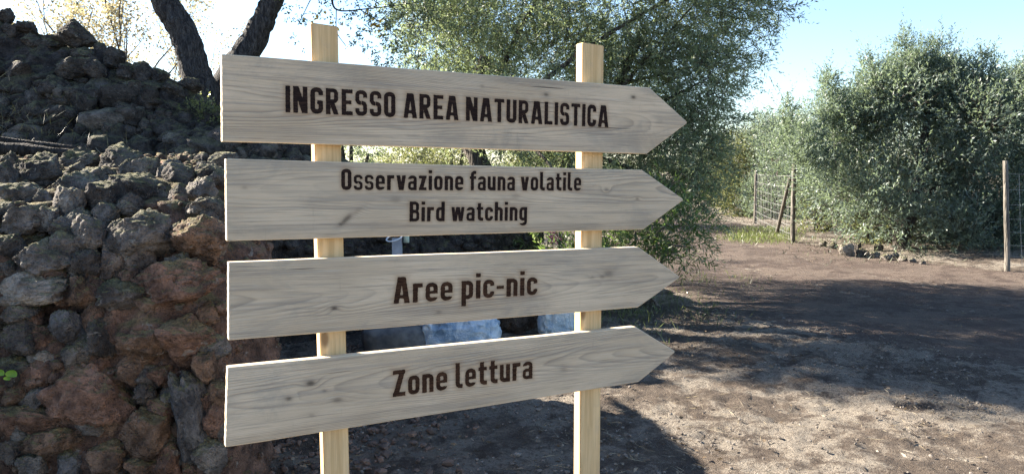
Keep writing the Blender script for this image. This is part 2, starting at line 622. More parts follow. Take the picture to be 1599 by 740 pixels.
ROCKS = [rock_mesh("stone", 5, 100 + i, cuts=11 + i % 4, rough=0.42) for i in range(8)]
ROCKS_S = [rock_mesh("small_stone", 3, 300 + i, cuts=7, rough=0.35) for i in range(10)]
for r in ROCKS:
    r.materials.append(M_ROCK)
for r in ROCKS_S:
    r.materials.append(M_ROCKD)

def rock_obj(name, me, loc, scale, rot, color, parent=None):
    o = bpy.data.objects.new(name, me)
    COL.objects.link(o)
    o.location = loc
    o.scale = scale
    o.rotation_euler = rot
    o.color = (*color, 1)
    if parent:
        o.parent = parent
    return o

def scatter_mesh(name, pts, sizes, mat, seed=0, flat=0.6, sub=1, parent=None):
    """many small stones in one mesh"""
    base = []
    for k in range(5):
        bm = bmesh.new()
        bmesh.ops.create_icosphere(bm, subdivisions=sub, radius=1)
        v = np.array([q.co[:] for q in bm.verts])
        f = np.array([[q.index for q in fc.verts] for fc in bm.faces])
        bm.free()
        v = v * (1 + 0.6 * pnoise(v * 1.3 + k * 7.7) + 0.3 * pnoise(v * 2.9 + k * 3.1))[:, None]
        base.append((v, f))
    Vs, Fs, off = [], [], 0
    kinds = RNG.integers(0, 5, len(pts))
    for k in range(5):
        sel = np.where(kinds == k)[0]
        v, f = base[k]
        n = len(sel)
        an = RNG.uniform(0, 6.28, n)
        ca_, sa_ = np.cos(an), np.sin(an)
        sc = sizes[sel][:, None] * np.stack([RNG.uniform(.8, 1.4, n), RNG.uniform(.7, 1.1, n), RNG.uniform(.45, .9, n) * flat / .6], -1)
        q = v[None] * sc[:, None]
        x = q[..., 0] * ca_[:, None] - q[..., 1] * sa_[:, None]
        y = q[..., 0] * sa_[:, None] + q[..., 1] * ca_[:, None]
        q = np.stack([x, y, q[..., 2]], -1) + pts[sel][:, None] - (np.array(parent.location) if parent else 0)
        Vs.append(q.reshape(-1, 3))
        Fs.append((f[None] + (off + np.arange(n) * len(v))[:, None, None]).reshape(-1, 3))
        off += n * len(v)
    me = mesh_np(name, np.concatenate(Vs), np.concatenate(Fs), sub > 1)
    o = obj(name, me, mat, parent)
    o["kind"] = "stuff"
    return o

# ------------------------------------------------------------------ near stone wall (left foreground)
# profile of the wall surface: (height, depth)
PROF = np.array([(-0.3, 3.22), (0.0, 3.26), (0.6, 3.36), (1.0, 3.46), (1.28, 3.60), (1.42, 3.82), (1.56, 4.5), (1.66, 5.2), (1.69, 6.2)])
WALL_X1 = -1.22

def wall_hit(px, py):
    d = ray(px, py)
    lo = None
    for y in np.arange(3.0, 6.2, 0.01):
        hh = EYE + d.z * y
        yy = np.interp(hh, PROF[:, 0], PROF[:, 1])
        if y >= yy:
            return Vector((d.x * y, y, hh))
    y = 6.1
    return Vector((d.x * y, y, EYE + d.z * y))

wall = thing("dry_stone_wall", "near rubble wall of mossy lava stones at the left, beside the wooden sign", "stone wall", (-2.6, 3.6, 0))
wall_origin = Vector(wall.location)

def local(parent, p):
    return Vector(p) - Vector(parent.location)

nu, nv = 150, 170
us = np.linspace(-6.2, WALL_X1, nu)
vs = np.linspace(0, 1, nv)
seg = np.concatenate([[0], np.cumsum(np.hypot(np.diff(PROF[:, 0]), np.diff(PROF[:, 1])))])
vv = vs * seg[-1]
ph = np.interp(vv, seg, PROF[:, 0])
py_ = np.interp(vv, seg, PROF[:, 1])
UX, PH = np.meshgrid(us, ph)
_, PY = np.meshgrid(us, py_)
PY = PY + 0.05
# round the right end back towards the terrace
endt = np.clip((UX - (WALL_X1 - 0.35)) / 0.35, 0, 1)
P0 = np.stack([UX, PY, PH], -1)
nz = fbm(P0 * 3.2, 5, 0.55) + 1.0 * cobbles(P0, 0.16)
PY2 = PY + np.interp(PH, [0.9, 1.3], [0.10, 0.15]) - 0.12 * nz + endt ** 2 * 0.5
PH2 = PH - 0.05 + 0.05 * nz - 0.12 * endt ** 2 * np.clip(PH, 0, 1)
CV = np.stack([UX + 0.05 * fbm(P0 * 4 + 5, 3), PY2, PH2], -1)
# the wall end runs back and away to the left
CV[..., 0] -= 0.36 * np.clip(PY - 3.45, 0, 9) * np.clip((UX + 2.9) / 1.6, 0, 1)
# right end face
endrows = []
for k in range(1, 25):
    e = CV[:, -1].copy()
    e[:, 1] = e[:, 1] + (6.4 - e[:, 1]) * (k / 24) ** 1.3
    e[:, 0] = e[:, 0] - 0.36 * (e[:, 1] - CV[:, -1, 1]) + 0.08 * fbm(e * 3.5 + k, 3)
    endrows.append(e)
CV = np.concatenate([CV, np.stack(endrows, 1)], 1)
idx = np.arange(CV.shape[0] * CV.shape[1]).reshape(CV.shape[:2])
F = np.stack([idx[:-1, :-1], idx[:-1, 1:], idx[1:, 1:], idx[1:, :-1]], -1).reshape(-1, 4)
core = obj("rubble_core", mesh_np("rubble_core", CV.reshape(-1, 3) - np.array(wall_origin), F, True), M_ROCK, wall)
core.color = (0.175, 0.114, 0.088, 1)

GREY = (0.150, 0.142, 0.135)
DARK = (0.092, 0.086, 0.083)
RED = (0.190, 0.122, 0.094)
BROWN = (0.185, 0.128, 0.094)
PALE = (0.25, 0.235, 0.215)
SLATE = (0.115, 0.118, 0.125)
Z2 = [  # pixel boxes at the zoom of the upper half of the wall
    (0, 110, 60, 230, GREY), (40, 70, 280, 230, DARK), (260, 45, 440, 140, DARK), (430, 30, 640, 170, DARK), (240, 150, 440, 240, GREY),
    (340, 130, 500, 200, GREY), (0, 200, 200, 290, GREY), (500, 160, 730, 300, DARK), (720, 110, 860, 210, DARK), (810, 195, 950, 260, GREY),
    (740, 210, 825, 300, DARK), (920, 60, 1050, 120, GREY), (880, 110, 1000, 180, GREY), (235, 220, 370, 350, PALE), (370, 200, 540, 330, DARK),
    (0, 285, 190, 430, GREY), (330, 330, 460, 490, GREY), (460, 310, 770, 530, GREY), (760, 330, 1010, 560, BROWN), (210, 400, 340, 490, GREY),
    (75, 440, 340, 600, GREY), (330, 490, 450, 600, DARK), (0, 420, 100, 520, DARK), (0, 535, 80, 610, GREY), (0, 580, 295, 730, PALE),
    (290, 600, 420, 740, BROWN), (510, 540, 980, 740, RED), (420, 620, 640, 740, DARK), (830, 260, 1000, 340, GREY), (640, 100, 720, 160, GREY),
    (150, 300, 250, 400, DARK), (560, 90, 700, 170, GREY), (860, 60, 930, 110, DARK), (0, 70, 60, 120, DARK)]
Z3 = [
    (0, 60, 180, 220, DARK), (230, 20, 360, 170, SLATE), (150, 190, 260, 250, PALE), (270, 170, 375, 270, GREY), (380, 60, 500, 220, DARK),
    (210, 260, 570, 560, RED), (530, 240, 640, 360, BROWN), (520, 80, 800, 240, BROWN), (700, 50, 950, 250, RED), (590, 330, 690, 420, DARK),
    (640, 260, 760, 350, RED), (780, 290, 920, 700, SLATE), (540, 450, 750, 660, BROWN), (345, 490, 450, 570, GREY), (380, 590, 550, 750, BROWN),
    (0, 340, 120, 440, BROWN), (0, 440, 340, 560, RED), (120, 540, 340, 660, BROWN), (0, 590, 80, 700, GREY), (80, 650, 200, 760, GREY),
    (240, 640, 370, 760, SLATE), (560, 660, 700, 760, BROWN), (700, 590, 790, 760, RED), (905, 420, 1000, 580, RED), (860, 580, 1000, 760, GREY),
    (920, 320, 1010, 430, BROWN), (0, 220, 130, 340, DARK), (130, 250, 230, 330, RED), (850, 200, 960, 330, BROWN), (0, -10, 160, 70, GREY),
    (640, 400, 790, 470, RED)]
boxes = [(a / 2.845, 220 + b / 2.845, c / 2.845, 220 + d / 2.845, col) for a, b, c, d, col in Z2]
boxes += [(a / 2.845, 480 + b / 2.845, c / 2.845, 480 + d / 2.845, col) for a, b, c, d, col in Z3]
n_rock = 0
for k, (x0, y0, x1, y1, col) in enumerate(boxes):
    cx, cy = (x0 + x1) / 2, (y0 + y1) / 2
    p = wall_hit(cx, cy)
    s = p.y / FPX
    wx, wz = (x1 - x0) * s * 0.56, (y1 - y0) * s * 0.58
    wy = (wx + wz) * 0.5
    if cy < 340:
        wz *= 1.2
    if max(wx, wz) > 0.17:
        wy *= 0.7
    p = p + Vector((0, wy * 0.18, 0))
    cj = 1.28 + random.uniform(-0.2, 0.2)
    rock_obj("stone", ROCKS[k % 8], local(wall, p), (wx, wy, wz),
             (random.choice((0, math.pi)) + random.uniform(-.2, .2), random.uniform(-0.25, 0.25), random.choice((0, math.pi)) + random.uniform(-.3, .3)),
             tuple(c * cj for c in col), wall)
# smaller stones wedged between the large ones, and the continuation past the left edge of the picture
for k in range(215):
    if k < 165:
        px, py = random.uniform(0, 352), random.uniform(248, 745)
        r = random.uniform(0.03, 0.075)
        p = wall_hit(px, py) + Vector((0, 0.045, 0))
    else:
        px, py = random.uniform(-500, 0), random.uniform(255, 800)
        r = random.uniform(0.08, 0.17)
        p = wall_hit(px, py) + Vector((0, 0.06, 0))
    low = np.clip((py - 380) / 120, 0, 1)
    a, b_ = random.choice((GREY, DARK, GREY)), random.choice((RED, BROWN, GREY))
    col = tuple(1.28 * (u * (1 - low) + w * low) for u, w in zip(a, b_))
    rock_obj("stone", ROCKS[random.randrange(8)], local(wall, p), (r * random.uniform(.8, 1.4), r, r * random.uniform(.7, 1.1)),
             (random.uniform(0, 6), random.uniform(0, 6), random.uniform(0, 6)), col, wall)

q = CV[6:-6, 20:165].reshape(-1, 3)
q = q[RNG.permutation(len(q))[:1500]]
sr = scatter_mesh("small_rubble", q, RNG.uniform(.012, .036, len(q)), M_ROCK, 0, 0.75, 2, wall)
sr.color = (0.20, 0.14, 0.11, 1)

# ------------------------------------------------------------------ terrace behind
SKY_PX = [(-700, 20), (-200, 10), (0, 27), (20, 48), (60, 52), (95, 68), (145, 72), (165, 76), (195, 92), (215, 104), (250, 114), (270, 124),
          (300, 142), (325, 158), (350, 165), (400, 180), (480, 214), (540, 250), (620, 285), (720, 310), (830, 335)]
def front_y(x):
    return 6.35 + np.maximum(0, x + 2.8) * 0.95
def crest_y(x):
    return front_y(x) + np.interp(x, [-6, -3, -1.5, 0.3], [2.3, 2.1, 1.3, 0.8])
sk_x, sk_h = [], []
for px, py in SKY_PX:
    d = ray(px, py)
    y = 8.5
    for _ in range(20):
        y = float(crest_y(d.x * y))
    sk_x.append(d.x * y)
    sk_h.append(EYE + d.z * y)
def crest_h(x):
    return np.interp(x, sk_x, sk_h)

terr = thing("terrace_wall", "dark stepped terrace wall of lava rubble in shade behind the sign", "terrace wall", (-3.5, 8, 0))
ux = np.concatenate([np.linspace(-11, -6.6, 40), np.linspace(-6.57, 0.35, 260)])
prof_t = []
for x in ux:
    fy, cy, ch = float(front_y(x)), float(crest_y(x)), float(crest_h(x))
    lh = min(1.5, ch * 0.75)
    pts = [(fy - 0.12, -0.3), (fy, 0.0), (fy + 0.12, lh * 0.6), (fy + 0.22, lh), (fy + 0.9 * (cy - fy) / 2.1, lh + 0.08),
           (fy + (cy - fy) * 0.72, lh + (ch - lh) * 0.55), (cy, ch), (cy + 0.4, ch - 0.03), (cy + 3.5, ch * 0.75), (cy + 8, -0.2)]
    prof_t.append(pts)
PT = np.array(prof_t)
seg_n = [2, 4, 20, 16, 20, 34, 34, 8, 14, 8]
rows = []
for j in range(9):
    for k in range(seg_n[j + 1] if j + 1 < len(seg_n) else 6):
        tt = k / seg_n[j + 1]
        rows.append(PT[:, j] * (1 - tt) + PT[:, j + 1] * tt)
rows.append(PT[:, -1])
R = np.array(rows)                      # (rows, nx, 2)
TX = np.broadcast_to(ux, R.shape[:2])
P0 = np.stack([TX, R[..., 0], R[..., 1]], -1)
nz = fbm(P0 * 1.9, 5, 0.6)
amp = np.clip(R[..., 1] * 2, 0, 1)
P1 = P0.copy()
cb = cobbles(P0 + 0.04 * fbm(P0 * 3, 2)[..., None], 0.21)
P1[..., 1] -= (0.16 * nz + 0.06 * fbm(P0 * 7, 3, 0.6) + 0.16 * cb - 0.08) * amp
P1[..., 2] += 0.05 * cb * amp
P1[..., 2] += 0.10 * fbm(P0 * 2.3 + 8, 4, 0.6) * amp - 0.06 * amp
idx = np.arange(P1.shape[0] * P1.shape[1]).reshape(P1.shape[:2])
F = np.stack([idx[:-1, :-1], idx[:-1, 1:], idx[1:, 1:], idx[1:, :-1]], -1).reshape(-1, 4)
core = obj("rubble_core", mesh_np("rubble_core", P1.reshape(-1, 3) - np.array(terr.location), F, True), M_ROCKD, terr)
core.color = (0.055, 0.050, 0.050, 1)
big = [(275, 100, 440, 225), (600, 290, 700, 385), (-20, 45, 60, 120), (60, 100, 190, 170), (255, 275, 400, 360), (430, 195, 495, 250), (480, 230, 580, 320),
       (540, 300, 610, 370), (190, 165, 290, 230), (330, 225, 450, 290), (700, 320, 790, 380), (100, 160, 200, 220), (0, 120, 90, 180), (740, 385, 860, 450),
       (400, 290, 480, 370), (560, 380, 660, 450), (650, 380, 740, 440), (820, 360, 930, 430)]
for k, (a, b_, c, d_) in enumerate(big):
    x0, y0, x1, y1 = a / 2.96, b_ / 2.96, c / 2.96, d_ / 2.96
    px, py = (x0 + x1) / 2, (y0 + y1) / 2
    # stand on the terrace: the depth of the crest at this bearing, nearer where the pixel is lower
    dd = ray(px, py)
    y = 8.4
    for _ in range(15):
        y = float(crest_y(dd.x * y))
    sky_y = np.interp(px, [q[0] for q in SKY_PX], [q[1] for q in SKY_PX])
    y -= np.clip((py - sky_y) / 90, 0, 1) * 1.0
    p = at(px, py, y)
    s = y / FPX
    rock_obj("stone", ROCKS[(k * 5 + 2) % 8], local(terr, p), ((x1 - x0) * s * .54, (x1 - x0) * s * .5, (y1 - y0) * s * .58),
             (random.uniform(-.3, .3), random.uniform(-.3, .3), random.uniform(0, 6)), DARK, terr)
Pf = P1[8:110].reshape(-1, 3)
cand = RNG.permutation(len(Pf))[:4000]
placed = 0
for i in cand:
    p = Vector(Pf[i])
    if placed >= 275:
        break
    ppx = 799.5 + FPX * p.x / (p.y * CP - (p.z - EYE) * SP)
    ppy = 262 - FPX * (p.z - EYE) / p.y
    if ppx < -25 or ppx > 640 or (ppx < 345 and ppy > 250) or (ppx > 345 and ppy < 215):
        continue
    r = random.uniform(0.05, 0.15) * (1.25 if random.random() < .2 else 1)
    cj = random.uniform(0.5, 1.05)
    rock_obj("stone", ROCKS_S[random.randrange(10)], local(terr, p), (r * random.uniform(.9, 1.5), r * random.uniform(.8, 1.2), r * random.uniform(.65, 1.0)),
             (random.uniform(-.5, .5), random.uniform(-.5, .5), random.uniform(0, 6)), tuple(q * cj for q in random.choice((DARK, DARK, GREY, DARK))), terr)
    placed += 1

q = Pf[RNG.permutation(len(Pf))]
q = q[(q[:, 0] > -6.5)][:2600]
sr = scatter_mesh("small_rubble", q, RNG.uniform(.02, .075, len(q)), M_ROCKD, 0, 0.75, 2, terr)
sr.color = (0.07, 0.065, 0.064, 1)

# ------------------------------------------------------------------ foliage
def leaves_mesh(name, base, dirv, length, width, tone, fold=0.25):
    n = len(base)
    dirv = dirv / np.linalg.norm(dirv, axis=1)[:, None]
    rv = RNG.normal(size=(n, 3))
    side = np.cross(dirv, rv)
    side /= np.linalg.norm(side, axis=1)[:, None] + 1e-9
    up = np.cross(side, dirv)
    L = length[:, None]
    Wd = width[:, None]
    tip = base + dirv * L + up * L * RNG.uniform(-0.18, 0.05, (n, 1))
    mid = base + dirv * L * 0.48 + up * Wd * fold
    v = np.stack([base, mid + side * Wd * 0.5, tip, mid - side * Wd * 0.5], 1).reshape(-1, 3)
    f = np.arange(n * 4).reshape(n, 4)
    me = mesh_np(name, v, f, True)
    at_ = me.attributes.new("tone", 'FLOAT', 'FACE')
    at_.data.foreach_set("value", np.asarray(tone, np.float32))
    return me

def shoots(lobes, density, length=(0.18, 0.36), droop=0.0, shell=(0.45, 1.02), updir=0.45):
    """shoot bases and directions on clumpy lobes. lobes: (center, radius-vector)"""
    B, D, Ls = [], [], []
    for c, r in lobes:
        c, r = np.array(c), np.array(r)
        n = max(6, int(density * (r[0] * r[1] + r[1] * r[2] + r[0] * r[2]) / 3))
        d = RNG.normal(size=(n, 3))
        d /= np.linalg.norm(d, axis=1)[:, None]
        rad = shell[0] + (shell[1] - shell[0]) * RNG.random(n) ** 0.6
        lump = 1 + 0.35 * fbm(d * 1.8 + c * 3.1, 3)
        B.append(c + d * r * (rad * lump)[:, None])
        dd = d * 0.9 + RNG.normal(size=(n, 3)) * 0.42
        dd[:, 2] += updir - droop
        D.append(dd / np.linalg.norm(dd, axis=1)[:, None])
        Ls.append(RNG.uniform(length[0], length[1], n) * np.where(RNG.random(n) < .14, 1.9, 1.0))
    return np.concatenate(B), np.concatenate(D), np.concatenate(Ls)

def shoot_leaves(B, D, Ls, per, leaf=(0.045, 0.07), width=0.012, spread=0.85):
    n = len(B)
    t = (np.arange(per) + 0.5) / per
    t = np.broadcast_to(t, (n, per)) + RNG.uniform(-.04, .04, (n, per))
    bend = RNG.normal(size=(n, 3)) * 0.12
    pos = B[:, None] + D[:, None] * (Ls[:, None] * t)[..., None] + bend[:, None] * ((t ** 2) * Ls[:, None])[..., None]
    rv = RNG.normal(size=(n, per, 3))
    rv -= D[:, None] * (rv * D[:, None]).sum(-1, keepdims=True)
    rv /= np.linalg.norm(rv, axis=-1, keepdims=True) + 1e-9
    ld = D[:, None] * (1.15 - 0.5 * (1 - t))[..., None] * 0.9 + rv * spread
    L = RNG.uniform(leaf[0], leaf[1], (n, per)) * (1 - 0.35 * t)
    return pos.reshape(-1, 3), ld.reshape(-1, 3), L.reshape(-1), L.reshape(-1) * width / leaf[1] * RNG.uniform(.8, 1.25, n * per)

def crown(name, lobes, density, per, mat, parent, leaf=(0.045, 0.07), width=0.014, length=(0.18, 0.36), droop=0.0, shell=(0.45, 1.02), spread=0.85, twigs=True, twig_mat=None, updir=0.45):
    B, D, Ls = shoots(lobes, density, length, droop, shell, updir)
    pos, ld, L, Wd = shoot_leaves(B, D, Ls, per, leaf, width, spread)
    clump = np.repeat(np.clip(0.5 + 0.9 * fbm(B * 1.7, 2), 0, 1), per)
    tone = np.clip(RNG.random(len(pos)) ** 1.3 * 0.75 + 0.35 * (clump - 0.4), 0, 1)
    o = np.array(parent.location) if parent else np.zeros(3)
    me = leaves_mesh(name, pos - o, ld, L, Wd, tone)
    ob = obj(name, me, mat, parent)
    if twigs:
        e = B + D * Ls[:, None]
        side = np.cross(D, RNG.normal(size=D.shape))
        side /= np.linalg.norm(side, axis=1)[:, None]
        b0 = B - D * 0.12
        v = np.stack([b0 - side * .004, b0 + side * .004, e], 1).reshape(-1, 3) - o
        f = np.arange(len(v)).reshape(-1, 3)
        tw = obj("twigs", mesh_np("twigs", v, f), twig_mat or M_BARK2, parent)
        tw['kind'] = 'stuff'
    return ob

def px_lobes(spec, y, depth=1.0, jitter=0.35, two=False):
    out = []
    for px, py, r in spec:
        s = y / FPX
        rr = r * s
        for k in range(2 if two else 1):
            yy = y + random.uniform(-jitter, jitter) + (depth if k else 0)
            c = at(px, py, yy)
            out.append((tuple(c), (rr, rr * 0.95, rr * 0.9)))
    return out

def limb_tubes(name, paths, mat, parent, sides=9, rough=0.1):
    """paths: list of [(Vector, radius), ...]"""
    mb = MB()
    o = Vector(parent.location)
    for k, path in enumerate(paths):
        pts = spline([(*p, r) for p, r in path], 6)
        jit = lambda: random.uniform(-1, 1)
        mb.tube([Vector(q[:3]) - o + Vector((jit(), jit(), jit())) * q[3] * 0.08 for q in pts], [max(0.004, q[3]) for q in pts], sides, rough, True, k)
    return mb.build(name, mat, parent)

def limbs_to(lobes, start, r0, n, sway=0.25):
    paths = []
    pick = list(lobes)
    random.shuffle(pick)
    for c, r in pick[:n]:
        c = Vector(c)
        m1 = start.lerp(c, 0.45) + Vector((random.uniform(-sway, sway), random.uniform(-sway, sway), random.uniform(0, sway)))
        paths.append([(start, r0), (m1, r0 * 0.6), (c, r0 * 0.15)])
    return paths

# big olive behind the sign
OY = 10.4
olive = thing("olive_tree", "large spreading olive tree directly behind the sign, its crown reaching the top edge", "olive tree", (-0.05, 10.0, gh(-0.05, 10)))
ol_spec = [(690, 60, 80), (690, -40, 100), (800, -30, 150), (960, 0, 160), (1090, 0, 110), (1165, 5, 55), (740, 150, 95), (860, 130, 130), (1000, 140, 125),
           (1080, 130, 75), (960, 260, 100), (1050, 250, 80), (1085, 300, 50), (880, 270, 70), (800, -170, 150), (980, -180, 160), (1110, -120, 110),
           (1140, 90, 50), (1110, 190, 55), (800, 215, 60), (1020, 330, 55), (1205, 20, 30), (1180, 70, 25), (1060, 60, 90), (650, 20, 50), (1150, -60, 80)]
ol_lobes = [(c, tuple(q * .9 for q in r)) for c, r in px_lobes(ol_spec, OY, 1.6, 0.5)] + px_lobes(ol_spec[1:17:2] + [(1050, 250, 70), (960, 130, 90), (705, 70, 75), (720, 140, 62), (770, 30, 85), (690, 0, 70)], OY + 1.4, 0, 0.4)
ol_lobes += px_lobes([(1060, 205, 62), (1095, 245, 44), (1085, 345, 40), (1050, 305, 60), (1000, 250, 70), (1110, 120, 50)], OY - 0.6, 0, 0.25)
ol_lobes += px_lobes([(640, 172, 42), (700, 172, 44), (760, 176, 44), (820, 178, 46), (880, 182, 46), (945, 186, 46), (900, 312, 38), (845, 308, 36), (955, 312, 38), (990, 310, 32)], 8.8, 0, 0.2)  # unseen foliage behind the boards, added to cast shade on the track
tr = [(at(812, 470, 10.0), 0.21), (at(806, 380, 10.0), 0.17), (at(780, 320, 10.0), 0.15), (at(746, 245, 10.0), 0.13), (at(735, 180, 10.2), 0.12), (at(760, 90, 10.4), 0.08)]
tr[0] = (Vector((tr[0][0].x, tr[0][0].y, -0.1)), 0.26)
limb_tubes("trunk", [tr, [(at(806, 400, 10.0), 0.15), (at(850, 320, 10.2), 0.12), (at(930, 200, 10.5), 0.09), (at(1000, 60, 10.7), 0.05)]]
           + limbs_to(ol_lobes, at(742, 215, 10.1), 0.045, 8) + limbs_to(ol_lobes, at(900, 240, 10.4), 0.04, 9), M_BARK2, olive, 10, 0.14)
crown("crown", ol_lobes, 540, 15, M_OLIVE, olive, (0.06, 0.10), 0.021, (0.2, 0.42), droop=0.45)

# right olive by the fence
olive2 = thing("olive_tree", "bushy silver green olive tree at the right side of the track beyond the fence line", "olive tree", (7.3, 15, gh(7.3, 15)))
o2_spec = [(1400, 155, 58), (1470, 145, 56), (1340, 205, 56), (1295, 240, 42), (1420, 230, 90), (1525, 200, 68), (1600, 210, 78), (1345, 285, 64),
           (1290, 292, 36), (1450, 310, 85), (1545, 300, 85), (1350, 345, 38), (1490, 370, 52), (1560, 375, 56), (1660, 280, 100), (1625, 160, 60),
           (1700, 220, 90), (1390, 300, 65), (1420, 345, 46), (1370, 330, 46), (1320, 300, 42), (1480, 250, 76), (1460, 360, 42), (1520, 350, 56), (1620, 340, 66)]
o2_lobes = [(c, tuple(q * random.uniform(.66, .95) for q in r)) for c, r in px_lobes(o2_spec, 15.0, 1.5, 0.9)] + [(c, tuple(q * .85 for q in r)) for c, r in px_lobes(o2_spec, 16.6, 0, 0.5)]
o2_lobes += px_lobes([(1262, 232, 38), (1243, 268, 34), (1278, 300, 38), (1218, 240, 30), (1275, 195, 34), (1250, 310, 30)], 18.9, 0, 0.3)
# upright sprays that make the ragged outline
plumes = []
for px, py, hgt, wid in ((1228, 160, 40, 12), (1250, 190, 40, 14), (1293, 112, 46, 13), (1312, 150, 44, 16), (1356, 92, 48, 14), (1376, 112, 40, 14), (1410, 58, 50, 14), (1425, 88, 40, 14),
                         (1441, 76, 44, 13), (1469, 64, 48, 14), (1490, 98, 40, 14), (1510, 106, 38, 15), (1537, 88, 44, 14), (1560, 120, 40, 15), (1583, 114, 42, 14), (1606, 100, 44, 15),
                         (1272, 200, 36, 15), (1336, 140, 40, 16), (1395, 96, 40, 16), (1455, 110, 40, 18), (1525, 130, 36, 18)):
    yy = 15.2 + random.uniform(-.7, .7)
    sc_ = yy / FPX
    for q in range(3):
        c = at(px + random.uniform(-3, 3) + q * 4, py + hgt * (.35 + .65 * q), yy)
        plumes.append((tuple(c), (wid * sc_ * (.75 + .45 * q), wid * sc_ * (.75 + .45 * q), hgt * sc_ * .5)))
tb = at(1412, 400, 15.0)
limb_tubes("trunk", [[(Vector((tb.x, tb.y, -0.1)), 0.2), (at(1408, 370, 15), 0.16), (at(1425, 320, 15.0), 0.14), (at(1440, 250, 15.2), 0.1), (at(1450, 170, 15.3), 0.05)]]
           + limbs_to(o2_lobes, at(1415, 340, 15.0), 0.032, 8, 0.3), M_BARK2, olive2, 8, 0.14)
crown("sprays", plumes, 2300, 12, M_OLIVE2, olive2, (0.06, 0.10), 0.026, (0.16, 0.34), droop=-0.5, twigs=False, shell=(0.0, 1.0))
crown("crown", o2_lobes, 470, 14, M_OLIVE2, olive2, (0.07, 0.12), 0.034, (0.22, 0.62), droop=-0.1)

# shrubs beyond the fence
SH = [("pale yellowish shrub behind the wire fence, left of the leaning brace", 26, [(1165, 270, 40), (1140, 240, 36), (1180, 235, 34), (1160, 310, 38), (1125, 290, 30)], M_SHRUB),
      ("dull green shrub rising behind the leaning brace of the wire fence", 24, [(1215, 260, 38), (1205, 215, 30), (1235, 300, 34), (1195, 310, 36), (1190, 195, 20)], M_OLIVE2),
      ("low leafy bush on the stones beside the round fence post", 19.5, [(1275, 320, 26), (1310, 345, 26), (1295, 300, 28), (1335, 365, 18)], M_SHRUB),
      ("sunlit yellowish bush under the bushy olive, left of its trunk", 16.2, [(1365, 345, 30), (1390, 370, 26), (1340, 330, 22), (1385, 340, 24)], M_SHRUB),
      ("leafy bush under the bushy olive, just right of its trunk", 16.0, [(1455, 375, 30), (1490, 385, 28), (1440, 350, 26), (1500, 350, 34)], M_OLIVE2),
      ("dark leafy bush behind the grey fence post at the right edge", 15.6, [(1550, 385, 32), (1590, 390, 34), (1620, 380, 40), (1570, 350, 34)], M_OLIVE2)]
for k, (lab, y, spec, mt) in enumerate(SH):
    lob = px_lobes(spec, y, 0.8, 0.4, True)
    c0 = lob[0][0]
    s = thing("shrub", lab, "shrub", (c0[0], c0[1], gh(c0[0], c0[1])))
    lob.append(((c0[0], c0[1], 0.35), (lob[0][1][0], 0.5, 0.4)))
    limb_tubes("stems", [[(Vector((c0[0], c0[1], -0.05)), 0.05), (Vector(c), 0.03), (Vector(c) + Vector((0, 0, .2)), 0.01)] for c, r in lob[:6]], M_BARK2, s, 6)
    crown("foliage", lob, 560, 11, mt, s, (0.06, 0.10), 0.034, (0.2, 0.4))

# trees seen between the top two boards and along the far side of the track
FAR = [(560, 232, 20, "far tree showing dark between the upper boards, nearest the left post", [(548, 220, 30), (575, 240, 22), (530, 200, 26)], M_OLIVE),
       (640, 245, 24, "pale far shrub seen in the gap under the top board", [(640, 250, 34), (610, 265, 28), (670, 258, 30), (650, 235, 16)], M_SHRUB),
       (700, 245, 26, "pale far tree left of the olive trunk in the gap under the top board", [(705, 240, 34), (690, 265, 30), (725, 225, 24)], M_SHRUB),
       (850, 245, 22, "far green tree right of the olive trunk behind the sign", [(840, 240, 40), (880, 260, 40), (820, 270, 36), (870, 220, 36)], M_SHRUB),
       (1110, 300, 32, "distant tree at the far bend of the track", [(1110, 280, 30), (1140, 300, 26), (1090, 260, 30), (1120, 240, 24)], M_OLIVE2)]
for k, (px, py, y, lab, spec, mt) in enumerate(FAR):
    lob = px_lobes(spec, y, 1.2, 0.5, True)
    c0 = lob[0][0]
    s = thing("far_tree", lab, "tree", (c0[0], c0[1], gh(c0[0], c0[1])))
    b0 = Vector((c0[0], c0[1], -0.1))
    limb_tubes("trunk", [[(b0, 0.12), (b0.lerp(Vector(c), .5), 0.08), (Vector(c), 0.04)] for c, r in lob[:5]], M_BARK2, s, 6)
    crown("crown", lob, 270, 10, mt, s, (0.08, 0.13), 0.05, (0.25, 0.5))

# oleander bush with a pink blossom, low on the right of the olive
ole = thing("oleander_bush", "oleander bush with long leaves and pink blossom, drooping beside the arrow tips", "bush", (1.7, 9.0, gh(1.7, 9)))
od = [(870, 385, 55), (930, 370, 60), (990, 350, 60), (1045, 350, 52), (1070, 385, 36), (1010, 400, 42), (950, 410, 50), (890, 420, 45)]
olob = px_lobes(od, 9.0, 0.6, 0.35)
b0 = Vector((1.45, 9.1, -0.05))
limb_tubes("stems", [[(b0 + Vector((random.uniform(-.3, .3), random.uniform(-.15, .15), 0)), 0.02), (b0.lerp(Vector(c), .6) + Vector((0, 0, .25)), 0.014), (Vector(c), 0.008)] for c, r in olob], M_TWIG, ole, 6)
crown("foliage", olob, 520, 12, M_OLEANDER, ole, (0.09, 0.15), 0.022, (0.16, 0.3), droop=0.15, twig_mat=M_TWIG)
M_PINK = mat_leaf("pink_petal", (0.45, 0.10, 0.16), (0.62, 0.22, 0.28), 0.3, (0.6, 0.2, 0.25))
for bx_, by_ in ((866, 366), (872, 374), (861, 375)):
    c = at(bx_, by_, 8.55)
    n = 14
    d = RNG.normal(size=(n, 3))
    B = np.array(c) + d * 0.012 - np.array(ole.location)
    obj("blossom", leaves_mesh("blossom", B, d, np.full(n, .04), np.full(n, .03), RNG.random(n)), M_PINK, ole)

